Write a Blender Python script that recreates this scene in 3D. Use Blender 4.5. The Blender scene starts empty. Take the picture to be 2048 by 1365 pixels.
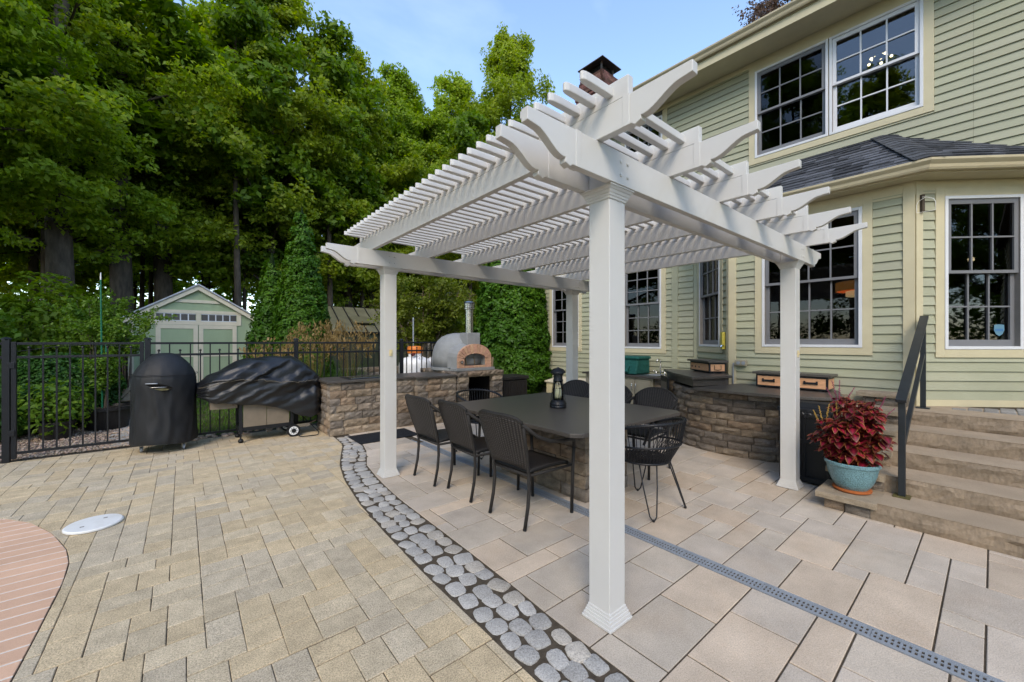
import bpy, bmesh, math, random
import numpy as np
from mathutils import Vector, Matrix
R = math.radians
random.seed(7); rng = np.random.default_rng(11)
scene = bpy.context.scene
COL = scene.collection

# ------------------------------------------------------------ camera, sky, sun, exposure
cam = bpy.data.cameras.new('camera'); camo = bpy.data.objects.new('camera', cam); COL.objects.link(camo)
cam.sensor_width = 36; cam.lens = 36 * 796.6 / 2048; cam.clip_end = 2000; cam.clip_start = .05
camo.location = (0, 0, 1.5); camo.rotation_euler = (R(90), 0, R(-39.6)); scene.camera = camo

SUN_DIR = Vector((-.62, -.58, .72)).normalized()
world = bpy.data.worlds.new('World'); scene.world = world; world.use_nodes = True
wn = world.node_tree; wn.nodes.clear()
sky = wn.nodes.new('ShaderNodeTexSky'); sky.sky_type = 'NISHITA'; sky.sun_disc = False
sky.sun_elevation = math.asin(SUN_DIR.z); sky.sun_rotation = math.atan2(SUN_DIR.x, SUN_DIR.y)
sky.altitude = 0; sky.air_density = 1.0; sky.dust_density = .4; sky.ozone_density = 2.4
bgn = wn.nodes.new('ShaderNodeBackground'); bgn.inputs['Strength'].default_value = .15
# thin high cloud veils
tc = wn.nodes.new('ShaderNodeTexCoord'); mp = wn.nodes.new('ShaderNodeMapping'); mp.inputs['Scale'].default_value = (1.2, 3.2, 5)
mp.inputs['Rotation'].default_value = (0, 0, .5)
nz = wn.nodes.new('ShaderNodeTexNoise'); nz.inputs['Scale'].default_value = 1.6; nz.inputs['Detail'].default_value = 6; nz.inputs['Roughness'].default_value = .55
rp = wn.nodes.new('ShaderNodeValToRGB'); rp.color_ramp.elements[0].position = .5; rp.color_ramp.elements[1].position = .85
rp.color_ramp.elements[1].color = (.09, .09, .09, 1)
mx = wn.nodes.new('ShaderNodeMixRGB'); mx.inputs['Color2'].default_value = (5.5, 6.2, 7.2, 1)
wo = wn.nodes.new('ShaderNodeOutputWorld')
for a, b in ((tc.outputs['Generated'], mp.inputs['Vector']), (mp.outputs[0], nz.inputs['Vector']), (nz.outputs['Fac'], rp.inputs[0]),
             (rp.outputs[0], mx.inputs['Fac']), (sky.outputs[0], mx.inputs['Color1']), (mx.outputs[0], bgn.inputs['Color']), (bgn.outputs[0], wo.inputs['Surface'])):
    wn.links.new(a, b)
sl = bpy.data.lights.new('sun', 'SUN'); sl.energy = .82; sl.angle = R(26); sl.color = (1, .88, .70)
so = bpy.data.objects.new('sun', sl); COL.objects.link(so); so.location = (-10, 6, 16)
so.rotation_euler = SUN_DIR.to_track_quat('Z', 'Y').to_euler()
vs = scene.view_settings; vs.view_transform = 'Standard'; vs.look = 'None'; vs.gamma = 1; vs.exposure = 1.58
try: vs.use_white_balance = True; vs.white_balance_temperature = 6950; vs.white_balance_tint = 10
except Exception: pass
try: vs.use_curve_mapping = False
except Exception: pass
scene.cycles.max_bounces = 5; scene.cycles.diffuse_bounces = 3; scene.cycles.glossy_bounces = 2
scene.cycles.transparent_max_bounces = 8; scene.cycles.transmission_bounces = 4; scene.cycles.caustics_reflective = False; scene.cycles.caustics_refractive = False

# ------------------------------------------------------------ materials
M = {}
def N(nt, t, **kw):
    n = nt.nodes.new(t)
    for k, v in kw.items():
        if k in n.inputs: n.inputs[k].default_value = v
        else: setattr(n, k, v)
    return n
def ramp(nt, stops):
    r = nt.nodes.new('ShaderNodeValToRGB'); e = r.color_ramp.elements
    while len(e) < len(stops): e.new(.5)
    for el, (p, c) in zip(e, stops): el.position = p; el.color = tuple(c) + (1,)
    return r
def base_mat(name, rough=.6, spec=.4, metal=0):
    m = bpy.data.materials.new(name); m.use_nodes = True; nt = m.node_tree
    b = nt.nodes['Principled BSDF']; b.inputs['Roughness'].default_value = rough; b.inputs['Metallic'].default_value = metal
    b.inputs['Specular IOR Level'].default_value = spec
    M[name] = m
    return m, nt, b
def L(nt, a, b): nt.links.new(a, b)
def coords(nt, sc=(1, 1, 1), kind='Object'):
    t = N(nt, 'ShaderNodeTexCoord'); p = N(nt, 'ShaderNodeMapping'); p.inputs['Scale'].default_value = sc
    L(nt, t.outputs[kind], p.inputs['Vector']); return p.outputs[0]
def gcoords(nt, sc=(1, 1, 1)):
    t = N(nt, 'ShaderNodeNewGeometry'); p = N(nt, 'ShaderNodeMapping'); p.inputs['Scale'].default_value = sc
    L(nt, t.outputs['Position'], p.inputs['Vector']); return p.outputs[0]
def mat(name, c, var=.12, scale=6, rough=.6, spec=.4, metal=0, bump=0, bscale=60, dirt=None, dscale=1.5, stretch=(1, 1, 1), speck=0, tint=False, rvar=0):
    """plain surface: two-octave value variation, optional dirt patches, grain bump and speckle"""
    m, nt, b = base_mat(name, rough, spec, metal)
    v = gcoords(nt, stretch)
    n1 = N(nt, 'ShaderNodeTexNoise', Scale=scale, Detail=6, Roughness=.6); L(nt, v, n1.inputs['Vector'])
    lo = tuple(x * (1 - var) for x in c); hi = tuple(min(1, x * (1 + var)) for x in c)
    r = ramp(nt, [(.3, lo), (.7, hi)]); L(nt, n1.outputs['Fac'], r.inputs[0]); out = r.outputs[0]
    if dirt:
        n2 = N(nt, 'ShaderNodeTexNoise', Scale=dscale, Detail=8, Roughness=.65); L(nt, v, n2.inputs['Vector'])
        r2 = ramp(nt, [(.5, (0, 0, 0)), (.75, (1, 1, 1))]); L(nt, n2.outputs['Fac'], r2.inputs[0])
        x = N(nt, 'ShaderNodeMixRGB'); x.inputs['Color2'].default_value = tuple(dirt[:3]) + (1,)
        mm = N(nt, 'ShaderNodeMath', operation='MULTIPLY'); mm.inputs[1].default_value = dirt[3]
        L(nt, r2.outputs[0], mm.inputs[0]); L(nt, mm.outputs[0], x.inputs['Fac']); L(nt, out, x.inputs['Color1']); out = x.outputs[0]
    if speck:
        n3 = N(nt, 'ShaderNodeTexNoise', Scale=bscale * 2.2, Detail=2); L(nt, v, n3.inputs['Vector'])
        r3 = ramp(nt, [(.32, (1 - speck,) * 3), (.5, (1, 1, 1)), (.68, (1 + speck * .6,) * 3)]); L(nt, n3.outputs['Fac'], r3.inputs[0])
        x = N(nt, 'ShaderNodeMixRGB', blend_type='MULTIPLY'); x.inputs['Fac'].default_value = 1
        L(nt, out, x.inputs['Color1']); L(nt, r3.outputs[0], x.inputs['Color2']); out = x.outputs[0]
    if tint:
        a = N(nt, 'ShaderNodeAttribute', attribute_name='tint'); x = N(nt, 'ShaderNodeMixRGB', blend_type='MULTIPLY'); x.inputs['Fac'].default_value = 1
        L(nt, out, x.inputs['Color1']); L(nt, a.outputs['Color'], x.inputs['Color2']); out = x.outputs[0]
    L(nt, out, b.inputs['Base Color'])
    if rvar:
        mr = N(nt, 'ShaderNodeMapRange'); mr.inputs['To Min'].default_value = rough - rvar; mr.inputs['To Max'].default_value = rough + rvar
        L(nt, n1.outputs['Fac'], mr.inputs['Value']); L(nt, mr.outputs[0], b.inputs['Roughness'])
    if bump:
        nb = N(nt, 'ShaderNodeTexNoise', Scale=bscale, Detail=5, Roughness=.65); L(nt, v, nb.inputs['Vector'])
        bp = N(nt, 'ShaderNodeBump', Strength=bump, Distance=.01); L(nt, nb.outputs['Fac'], bp.inputs['Height']); L(nt, bp.outputs[0], b.inputs['Normal'])
    return m
def emat(name, c, s):
    m, nt, b = base_mat(name); b.inputs['Base Color'].default_value = tuple(c) + (1,)
    b.inputs['Emission Color'].default_value = tuple(c) + (1,); b.inputs['Emission Strength'].default_value = s
    return m
def leafmat(name, c1, c2, c3, trans=.35, rough=.5):
    """leaf: per-leaf random colour plus clump-scale patches, with light passing through"""
    m, nt, b = base_mat(name, rough, .3)
    gi = N(nt, 'ShaderNodeNewGeometry'); r = ramp(nt, [(0, c1), (.55, c2), (1, c3)])
    v = gcoords(nt); n = N(nt, 'ShaderNodeTexNoise', Scale=.55, Detail=3); L(nt, v, n.inputs['Vector'])
    oi = N(nt, 'ShaderNodeObjectInfo')
    a1 = N(nt, 'ShaderNodeMath', operation='MULTIPLY_ADD'); a1.inputs[1].default_value = .45; L(nt, gi.outputs['Random Per Island'], a1.inputs[0])
    a2 = N(nt, 'ShaderNodeMath', operation='MULTIPLY_ADD'); a2.inputs[1].default_value = .9; a2.inputs[2].default_value = -.2
    L(nt, n.outputs['Fac'], a2.inputs[0]); L(nt, a2.outputs[0], a1.inputs[2])
    a3 = N(nt, 'ShaderNodeMath', operation='MULTIPLY_ADD'); a3.inputs[1].default_value = .25; a3.inputs[2].default_value = -.12
    L(nt, oi.outputs['Random'], a3.inputs[0])
    a4 = N(nt, 'ShaderNodeMath', operation='ADD', use_clamp=True); L(nt, a1.outputs[0], a4.inputs[0]); L(nt, a3.outputs[0], a4.inputs[1])
    L(nt, a4.outputs[0], r.inputs[0]); L(nt, r.outputs[0], b.inputs['Base Color'])
    t = N(nt, 'ShaderNodeBsdfTranslucent'); hs = N(nt, 'ShaderNodeHueSaturation', Saturation=1.1, Value=1.25); L(nt, r.outputs[0], hs.inputs['Color']); L(nt, hs.outputs[0], t.inputs['Color'])
    mxs = N(nt, 'ShaderNodeMixShader'); mxs.inputs[0].default_value = trans
    L(nt, b.outputs[0], mxs.inputs[1]); L(nt, t.outputs[0], mxs.inputs[2]); L(nt, mxs.outputs[0], nt.nodes['Material Output'].inputs['Surface'])
    return m
def glassmat(name, tint, refl=1.0):
    m = bpy.data.materials.new(name); m.use_nodes = True; nt = m.node_tree; nt.nodes.remove(nt.nodes['Principled BSDF'])
    tr = N(nt, 'ShaderNodeBsdfTransparent'); tr.inputs[0].default_value = tuple(tint) + (1,)
    gl = N(nt, 'ShaderNodeBsdfGlossy'); gl.inputs['Roughness'].default_value = .015; gl.inputs[0].default_value = (.95, .97, 1, 1)
    fr = N(nt, 'ShaderNodeFresnel', IOR=1.55); mm = N(nt, 'ShaderNodeMath', operation='MULTIPLY', use_clamp=True); mm.inputs[1].default_value = refl
    v = gcoords(nt); nb = N(nt, 'ShaderNodeTexNoise', Scale=2.2, Detail=1); L(nt, v, nb.inputs['Vector'])
    bp = N(nt, 'ShaderNodeBump', Strength=.06, Distance=.02); L(nt, nb.outputs['Fac'], bp.inputs['Height']); L(nt, bp.outputs[0], gl.inputs['Normal'])
    x = N(nt, 'ShaderNodeMixShader'); L(nt, fr.outputs[0], mm.inputs[0]); L(nt, mm.outputs[0], x.inputs[0]); L(nt, tr.outputs[0], x.inputs[1]); L(nt, gl.outputs[0], x.inputs[2])
    L(nt, x.outputs[0], nt.nodes['Material Output'].inputs['Surface']); M[name] = m
    return m

mat('vinyl', (.585, .578, .56), .02, 3, .38, .45, dirt=(.52, .50, .44, .18), dscale=2.2)
mat('vinyl_dull', (.78, .77, .74), .02, 3, .45, .4)
mat('paver', (.53, .435, .305), .16, 9, .9, .25, bump=.6, bscale=70, speck=.38, tint=True, dirt=(.36, .31, .23, .35), dscale=1.1)
mat('slab', (.50, .43, .355), .14, 4, .85, .25, bump=.35, bscale=80, speck=.2, tint=True, dirt=(.52, .385, .27, .3), dscale=2.4)
mat('cobble', (.42, .40, .37), .16, 8, .88, .25, bump=.7, bscale=65, speck=.3, tint=True)
mat('joint_sand', (.085, .068, .050), .3, 30, .95, .1, bump=.6, bscale=220)
mat('coping', (.64, .405, .275), .08, 6, .85, .25, bump=.25, bscale=160, speck=.09, tint=True, dirt=(.40, .24, .16, .4), dscale=3)
mat('white_mortar', (.68, .61, .53), .1, 20, .9, .2)
mat('splitstone', (.245, .20, .158), .4, 7, .92, .2, bump=1.0, bscale=55, speck=.35, tint=True, dirt=(.11, .095, .08, .6), dscale=6, stretch=(1, 1, 2.2))
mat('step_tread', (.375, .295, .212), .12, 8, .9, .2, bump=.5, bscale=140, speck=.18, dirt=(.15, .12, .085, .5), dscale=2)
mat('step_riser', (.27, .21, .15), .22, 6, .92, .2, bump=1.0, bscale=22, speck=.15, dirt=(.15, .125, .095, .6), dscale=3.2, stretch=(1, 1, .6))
mat('cap_stone', (.33, .265, .19), .15, 10, .9, .2, bump=.6, bscale=90, speck=.2, dirt=(.17, .14, .10, .4), dscale=4)
mat('granite', (.075, .066, .058), .25, 90, .38, .5, speck=.5, bscale=120, rvar=.08)
mat('sage', (.345, .348, .245), .05, 4, .62, .35, bump=.25, bscale=30, stretch=(1, .12, 1), tint=True, dirt=(.23, .26, .17, .35), dscale=1.2)
mat('cream', (.52, .465, .31), .05, 5, .6, .35, bump=.12, bscale=40, dirt=(.50, .43, .30, .3), dscale=1.6)
mat('cream_metal', (.48, .415, .275), .06, 3, .42, .45, dirt=(.38, .31, .19, .35), dscale=2.5)
mat('sash_grey', (.165, .168, .178), .06, 5, .5, .4)
mat('sash_white', (.62, .63, .65), .03, 5, .4, .4)
mat('jamb', (.21, .195, .18), .1, 8, .6, .3)
mat('sheathing', (.10, .095, .085), .1, 4, .9, .1)
mat('room', (.09, .08, .07), .1, 2, .9, .1)
mat('floor_wood', (.07, .04, .025), .2, 5, .5, .3)
mat('black_metal', (.007, .008, .011), .2, 10, .42, .4)
mat('rail_metal', (.013, .017, .021), .25, 12, .42, .5)
mat('zinc', (.30, .33, .37), .12, 20, .45, .5, metal=.25)
mat('steel', (.40, .39, .37), .1, 12, .26, .5, metal=1)
mat('chrome', (.75, .75, .75), .03, 12, .1, .5, metal=1)
mat('render_grey', (.235, .245, .25), .1, 7, .8, .3, bump=.3, bscale=60, dirt=(.17, .17, .17, .5), dscale=3)
mat('fire_brick', (.46, .275, .185), .15, 25, .9, .2, bump=.4, bscale=80, tint=True)
mat('soot_and_shade', (.012, .011, .010), .3, 10, .95, .1)  # firebox soot; also the painted dark of recesses and gaps, and hidden cores
mat('dark_resin', (.020, .017, .015), .2, 20, .55, .4, bump=.15, bscale=50)
mat('black_resin', (.008, .009, .011), .2, 20, .5, .4, bump=.1, bscale=60)
mat('box_wood', (.62, .335, .185), .16, 12, .6, .3, stretch=(6, 1.2, 6))
mat('green_canvas', (.010, .085, .072), .3, 14, .75, .25, bump=.4, bscale=18)
mat('beige_metal', (.33, .29, .21), .05, 6, .5, .4)
mat('shed_green', (.325, .40, .245), .05, 5, .7, .3, bump=.25, bscale=70, stretch=(1, 1, .3))
mat('shed_trim', (.66, .585, .44), .05, 5, .65, .3)
mat('shed_roof', (.42, .43, .45), .1, 9, .6, .3)
mat('shingle', (.078, .083, .092), .25, 14, .95, .15, bump=.7, bscale=160, speck=.35, tint=True)
mat('brick_red', (.12, .062, .050), .35, 20, .95, .15, bump=.6, bscale=70, tint=True)
mat('rusty_cap', (.09, .075, .065), .4, 8, .55, .4, metal=.5, dirt=(.22, .10, .05, .6), dscale=6)
mat('bark', (.075, .060, .046), .4, 10, .95, .15, bump=1, bscale=14, stretch=(1, 1, .25))
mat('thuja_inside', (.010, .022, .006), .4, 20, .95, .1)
mat('gravel_base', (.30, .22, .17), .35, 60, .95, .1, bump=1, bscale=60)
mat('bark_pale', (.22, .17, .11), .3, 10, .9, .15, bump=.6, bscale=25, stretch=(1, 1, .3))
mat('soil', (.045, .034, .024), .4, 6, .98, .1, bump=1, bscale=20)
mat('forest_floor', (.055, .060, .026), .5, 1.3, .98, .1, bump=1, bscale=6)
mat('pebble', (.44, .33, .26), .3, 30, .85, .25, tint=True, speck=.1)
mat('pot_blue', (.145, .275, .305), .15, 60, .3, .5, speck=.6, bscale=75)
mat('terracotta', (.42, .12, .035), .1, 12, .6, .3)
mat('tank_white', (.80, .81, .82), .04, 3, .35, .45, dirt=(.6, .6, .57, .3), dscale=2)
mat('tank_orange', (.70, .20, .035), .1, 8, .45, .4)
mat('dark_red', (.12, .02, .02), .1, 8, .5, .4)
mat('wax', (.75, .66, .42), .05, 10, .5, .4)
mat('stake_green', (.01, .14, .075), .1, 10, .4, .4)
mat('mat_black', (.014, .016, .020), .3, 40, .85, .2, bump=.5, bscale=220)
mat('lid_white', (.74, .74, .72), .04, 6, .45, .4, dirt=(.45, .42, .36, .3), dscale=9)
mat('ivory', (.66, .56, .33), .05, 9, .45, .4)
mat('yellow_plastic', (.46, .40, .07), .1, 9, .5, .4)
mat('greenhouse_panel', (.125, .115, .068), .2, 3, .35, .5)
mat('greenhouse_wall', (.045, .055, .035), .3, 3, .4, .5)
mat('taupe', (.27, .24, .20), .1, 3, .8, .2)
mat('grill_box', (.19, .155, .115), .1, 10, .5, .4)
mat('sticker_blue', (.10, .22, .30), .05, 10, .5, .4)
mat('sticker_band', (.05, .16, .33), .05, 10, .5, .4)
mat('kamado', (.10, .088, .03), .3, 9, .4, .5)
mat('leaf_litter', (.16, .07, .03), .3, 20, .9, .2)
emat('lamp_shade', (1, .42, .10), .22); emat('lamp_disc', (1, .72, .36), .8); emat('bulb', (1, .78, .45), 3.5)
glassmat('glass', (.55, .59, .61), 1.3); glassmat('glass_screen', (.30, .31, .32), .55); glassmat('glass_clear', (.9, .92, .9), 1.0)
leafmat('leaf_maple', (.115, .195, .012), (.24, .345, .024), (.43, .48, .040), .55)
leafmat('leaf_oak', (.140, .205, .014), (.27, .340, .028), (.45, .47, .045), .55)
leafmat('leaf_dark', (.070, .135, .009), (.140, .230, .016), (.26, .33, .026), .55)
leafmat('leaf_thuja', (.024, .075, .005), (.060, .155, .009), (.14, .25, .016), .3)
leafmat('leaf_bright', (.06, .14, .010), (.12, .22, .018), (.22, .32, .03), .4)
leafmat('leaf_boxwood', (.018, .070, .010), (.05, .135, .016), (.12, .22, .03), .25)
leafmat('leaf_shrub', (.08, .12, .014), (.17, .21, .022), (.30, .32, .05), .45)
leafmat('leaf_reddish', (.05, .03, .02), (.12, .07, .05), (.12, .12, .04), .3)
leafmat('blade_green', (.03, .085, .012), (.075, .16, .02), (.17, .25, .045), .3)
leafmat('plume_tan', (.20, .13, .045), (.30, .20, .075), (.42, .31, .13), .3)
leafmat('lawn_blade', (.05, .12, .015), (.09, .19, .02), (.15, .25, .035), .3)
leafmat('spike_pink', (.16, .02, .06), (.28, .05, .12), (.38, .10, .16), .2)
leafmat('spike_gold', (.38, .22, .05), (.5, .32, .08), (.6, .42, .14), .2)
def coleus():
    m, nt, b = base_mat('coleus', .42, .4)
    a = N(nt, 'ShaderNodeAttribute', attribute_name='edge'); r = ramp(nt, [(0, (.27, .010, .035)), (.40, (.13, .005, .014)), (.80, (.085, .005, .009)), (.94, (.34, .13, .035))])
    L(nt, a.outputs['Fac'], r.inputs[0]); v = gcoords(nt); n = N(nt, 'ShaderNodeTexNoise', Scale=40, Detail=3); L(nt, v, n.inputs['Vector'])
    h = N(nt, 'ShaderNodeHueSaturation'); mr = N(nt, 'ShaderNodeMapRange'); mr.inputs['To Min'].default_value = .55; mr.inputs['To Max'].default_value = 1.6
    g = N(nt, 'ShaderNodeNewGeometry'); L(nt, g.outputs['Random Per Island'], mr.inputs['Value']); L(nt, mr.outputs[0], h.inputs['Value']); L(nt, r.outputs[0], h.inputs['Color'])
    L(nt, h.outputs[0], b.inputs['Base Color'])
    bp = N(nt, 'ShaderNodeBump', Strength=.4, Distance=.01); L(nt, n.outputs['Fac'], bp.inputs['Height']); L(nt, bp.outputs[0], b.inputs['Normal'])
coleus()
def wicker(name, c, sc):
    m, nt, b = base_mat(name, .5, .4)
    v = coords(nt, (1, 1, 1), 'UV')
    w1 = N(nt, 'ShaderNodeTexWave', Scale=sc, Distortion=.4); w1.bands_direction = 'X'; w2 = N(nt, 'ShaderNodeTexWave', Scale=sc * 1.5, Distortion=.4); w2.bands_direction = 'Y'
    L(nt, v, w1.inputs['Vector']); L(nt, v, w2.inputs['Vector'])
    mm = N(nt, 'ShaderNodeMath', operation='MULTIPLY'); L(nt, w1.outputs['Fac'], mm.inputs[0]); L(nt, w2.outputs['Fac'], mm.inputs[1])
    r = ramp(nt, [(0, tuple(x * .2 for x in c)), (.6, tuple(x * 2.3 for x in c))]); L(nt, mm.outputs[0], r.inputs[0]); L(nt, r.outputs[0], b.inputs['Base Color'])
    bp = N(nt, 'ShaderNodeBump', Strength=.9, Distance=.006); L(nt, mm.outputs[0], bp.inputs['Height']); L(nt, bp.outputs[0], b.inputs['Normal'])
wicker('wicker', (.026, .022, .020), 5.5)
mat('wicker_wrap', (.019, .017, .016), .5, 160, .5, .4, bump=.8, bscale=150)
mat('cover_vinyl', (.010, .011, .013), .15, 6, .36, .5, bump=.3, bscale=120, dirt=(.018, .019, .022, .5), dscale=4)
mat('cover_cloth', (.010, .011, .013), .15, 8, .55, .4, bump=.35, bscale=200, dirt=(.02, .021, .023, .4), dscale=5)
mat('piping', (.14, .125, .10), .1, 20, .6, .3)

# ------------------------------------------------------------ object helpers
BASE = {}
def tag(o, label=None, cat=None, group=None, kind=None):
    if label: o['label'] = label
    if cat: o['category'] = cat
    if group: o['group'] = group
    if kind: o['kind'] = kind
    return o
def thing(name, loc, label, cat, group=None, rz=0, base=None):
    o = bpy.data.objects.new(name, None); COL.objects.link(o); o.location = loc; o.rotation_euler.z = rz
    o.empty_display_size = .1
    BASE[o.name] = Vector(base if base is not None else loc)
    return tag(o, label, cat, group)
class MB:
    def __init__(s): s.v = []; s.f = []; s.uv = None
    def add(s, vs, fs):
        k = len(s.v); s.v += [tuple(p) for p in vs]; s.f += [tuple(i + k for i in f) for f in fs]; return s
    def box(s, a, b):
        x0, y0, z0 = a; x1, y1, z1 = b
        return s.add([(x0, y0, z0), (x1, y0, z0), (x1, y1, z0), (x0, y1, z0), (x0, y0, z1), (x1, y0, z1), (x1, y1, z1), (x0, y1, z1)],
                     [(0, 3, 2, 1), (4, 5, 6, 7), (0, 1, 5, 4), (1, 2, 6, 5), (2, 3, 7, 6), (3, 0, 4, 7)])
    def obox(s, o, ax, ay, az):
        """box spanned from corner o by three vectors"""
        o, ax, ay, az = map(Vector, (o, ax, ay, az))
        P = [o, o + ax, o + ax + ay, o + ay]; P += [p + az for p in P]
        f = [(0, 3, 2, 1), (4, 5, 6, 7), (0, 1, 5, 4), (1, 2, 6, 5), (2, 3, 7, 6), (3, 0, 4, 7)]
        if ax.cross(ay).dot(az) < 0: f = [q[::-1] for q in f]
        return s.add(P, f)
    def prism(s, poly, e):
        """closed polygon of 3D points extruded by vector e"""
        P = [Vector(p) for p in poly]; e = Vector(e); n = len(P)
        nrm = Vector((0, 0, 0))
        for i in range(n): nrm += P[i].cross(P[(i + 1) % n])
        fs = [tuple(range(n))[::-1], tuple(range(n, 2 * n))] + [(i, (i + 1) % n, n + (i + 1) % n, n + i) for i in range(n)]
        if nrm.dot(e) < 0: fs = [f[::-1] for f in fs]
        return s.add(P + [p + e for p in P], fs)
    def tube(s, path, r, n=8, cap=True, closed=False):
        P = [Vector(p) for p in path]; m = len(P); rs = r if isinstance(r, (list, tuple)) else [r] * m
        rings = []; ref = None
        for i in range(m):
            if closed: t = P[(i + 1) % m] - P[i - 1]
            else: t = P[min(i + 1, m - 1)] - P[max(i - 1, 0)]
            t.normalize()
            if ref is None: ref = Vector((0, 0, 1)) if abs(t.z) < .9 else Vector((1, 0, 0))
            a = (ref - t * ref.dot(t)); a.normalize(); ref = a; b = t.cross(a)
            rings.append([P[i] + (a * math.cos(q) + b * math.sin(q)) * rs[i] for q in [2 * math.pi * k / n for k in range(n)]])
        fs = []
        for i in range(m if closed else m - 1):
            j = (i + 1) % m
            for k in range(n): fs.append((i * n + k, i * n + (k + 1) % n, j * n + (k + 1) % n, j * n + k))
        if cap and not closed: fs += [tuple(range(n))[::-1], tuple(range((m - 1) * n, m * n))]
        return s.add([p for q in rings for p in q], fs)
    def lathe(s, prof, c=(0, 0, 0), n=24, sx=1, sy=1):
        cx, cy, cz = c; vs = []; fs = []
        for r, z in prof:
            for k in range(n):
                q = 2 * math.pi * k / n; vs.append((cx + r * sx * math.cos(q), cy + r * sy * math.sin(q), cz + z))
        for i in range(len(prof) - 1):
            for k in range(n): fs.append((i * n + k, i * n + (k + 1) % n, (i + 1) * n + (k + 1) % n, (i + 1) * n + k))
        fs += [tuple(range(n))[::-1], tuple(range((len(prof) - 1) * n, len(prof) * n))]
        return s.add(vs, fs)
    def build(s, name, m, parent=None, smooth=False, bevel=0, tint=None, uv=None, angle=None):
        me = bpy.data.meshes.new(name); off = BASE[parent.name] if parent is not None else Vector((0, 0, 0))
        me.from_pydata([tuple(Vector(p) - off) for p in s.v], [], s.f)
        me.materials.append(M[m] if isinstance(m, str) else m)
        if smooth: me.polygons.foreach_set('use_smooth', [True] * len(me.polygons))
        if tint is not None:
            a = me.attributes.new('tint', 'FLOAT_COLOR', 'FACE')
            t = np.ones((len(me.polygons), 4), np.float32)
            t[:, :3] = tint
            a.data.foreach_set('color', t.ravel())
        if uv is not None:
            u = me.uv_layers.new(name='UVMap'); arr = np.array([uv[l.vertex_index] for l in me.loops], np.float32); u.data.foreach_set('uv', arr.ravel())
        me.update()
        o = bpy.data.objects.new(name, me); COL.objects.link(o)
        if parent is not None: o.parent = parent
        BASE[o.name] = off
        if bevel:
            b = o.modifiers.new('bevel', 'BEVEL'); b.width = bevel; b.segments = 2; b.limit_method = 'ANGLE'; b.angle_limit = R(35)
        if angle is not None:
            try: me.set_sharp_from_angle(angle=R(angle))
            except Exception: pass
        return o
def clone(root, loc=None, rz=None, label=None):
    r = root.copy(); COL.objects.link(r)
    if loc is not None: r.location = loc
    if rz is not None: r.rotation_euler.z = rz
    if label: r['label'] = label
    for ch in root.children:
        c = ch.copy(); COL.objects.link(c); c.parent = r
        for g in ch.children:
            d = g.copy(); COL.objects.link(d); d.parent = c
    return r
def np_mesh(name, V, F, m, parent=None, smooth=False, loc=None):
    """fast mesh from arrays; F is (n,3) or (n,4)"""
    me = bpy.data.meshes.new(name); V = np.asarray(V, np.float32); F = np.asarray(F, np.int32); k = F.shape[1]
    if loc is not None: V = V - np.array(loc, np.float32)
    me.vertices.add(len(V)); me.vertices.foreach_set('co', V.ravel())
    me.loops.add(F.size); me.loops.foreach_set('vertex_index', F.ravel())
    me.polygons.add(len(F)); me.polygons.foreach_set('loop_start', np.arange(0, F.size, k, dtype=np.int32)); me.polygons.foreach_set('loop_total', np.full(len(F), k, np.int32))
    me.materials.append(M[m]); me.update(calc_edges=True)
    if smooth: me.polygons.foreach_set('use_smooth', [True] * len(F))
    o = bpy.data.objects.new(name, me); COL.objects.link(o)
    if parent is not None: o.parent = parent
    return o
def struct(o, label=None): o['kind'] = 'structure'; return o
def lerp(a, b, t): return a + (b - a) * t

# ------------------------------------------------------------ ground, terrace paving
OUT = ([.2, 2.3, 3.0, 3.7, 4.47, 5.05, 5.6, 6.0, 6.6, 8], [1.215, 1.205, 1.225, 1.26, 1.35, 1.47, 1.65, 1.79, 1.83, 1.83])
INN = ([.2, 1.5, 1.8, 2.4, 3.6, 4.2, 4.85, 5.4, 5.9, 6.6, 8], [1.53, 1.54, 1.56, 1.575, 1.59, 1.63, 1.72, 1.92, 2.03, 2.06, 2.06])
POOL = ([-5, 2.6, 3.03, 3.365, 3.69, 4.0, 4.25, 4.67, 5.07, 5.36, 5.6, 5.75, 5.80], [-.62, -.59, -.58, -.578, -.575, -.596, -.645, -.78, -.97, -1.19, -1.7, -2.4, -3.5])
xo = lambda y: float(np.interp(y, *OUT)); xi = lambda y: float(np.interp(y, *INN))
xp = lambda y: float(np.interp(y, *POOL)) if y < 5.80 else -99
def clip(poly, sd):
    """keep the part of polygon where sd(x,y) >= 0"""
    out = []; n = len(poly); d = [sd(*p) for p in poly]
    for i in range(n):
        j = (i + 1) % n
        if d[i] >= 0: out.append(poly[i])
        if (d[i] >= 0) != (d[j] >= 0):
            t = d[i] / (d[i] - d[j]); out.append((lerp(poly[i][0], poly[j][0], t), lerp(poly[i][1], poly[j][1], t)))
    return out
def area(p): return .5 * abs(sum(p[i][0] * p[(i + 1) % len(p)][1] - p[(i + 1) % len(p)][0] * p[i][1] for i in range(len(p))))
def inset(poly, d):
    n = len(poly); out = []
    for i in range(n):
        p0 = Vector(poly[i - 1]); p1 = Vector(poly[i]); p2 = Vector(poly[(i + 1) % n])
        e1 = (p1 - p0); e2 = (p2 - p1)
        if e1.length < 1e-6 or e2.length < 1e-6: out.append(tuple(p1)); continue
        e1.normalize(); e2.normalize(); n1 = Vector((-e1.y, e1.x)); n2 = Vector((-e2.y, e2.x)); b = n1 + n2
        if b.length < 1e-4: out.append(tuple(p1)); continue
        b.normalize(); k = d / max(.35, b.dot(n1)); out.append(tuple(p1 + b * k))
    return out
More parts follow.
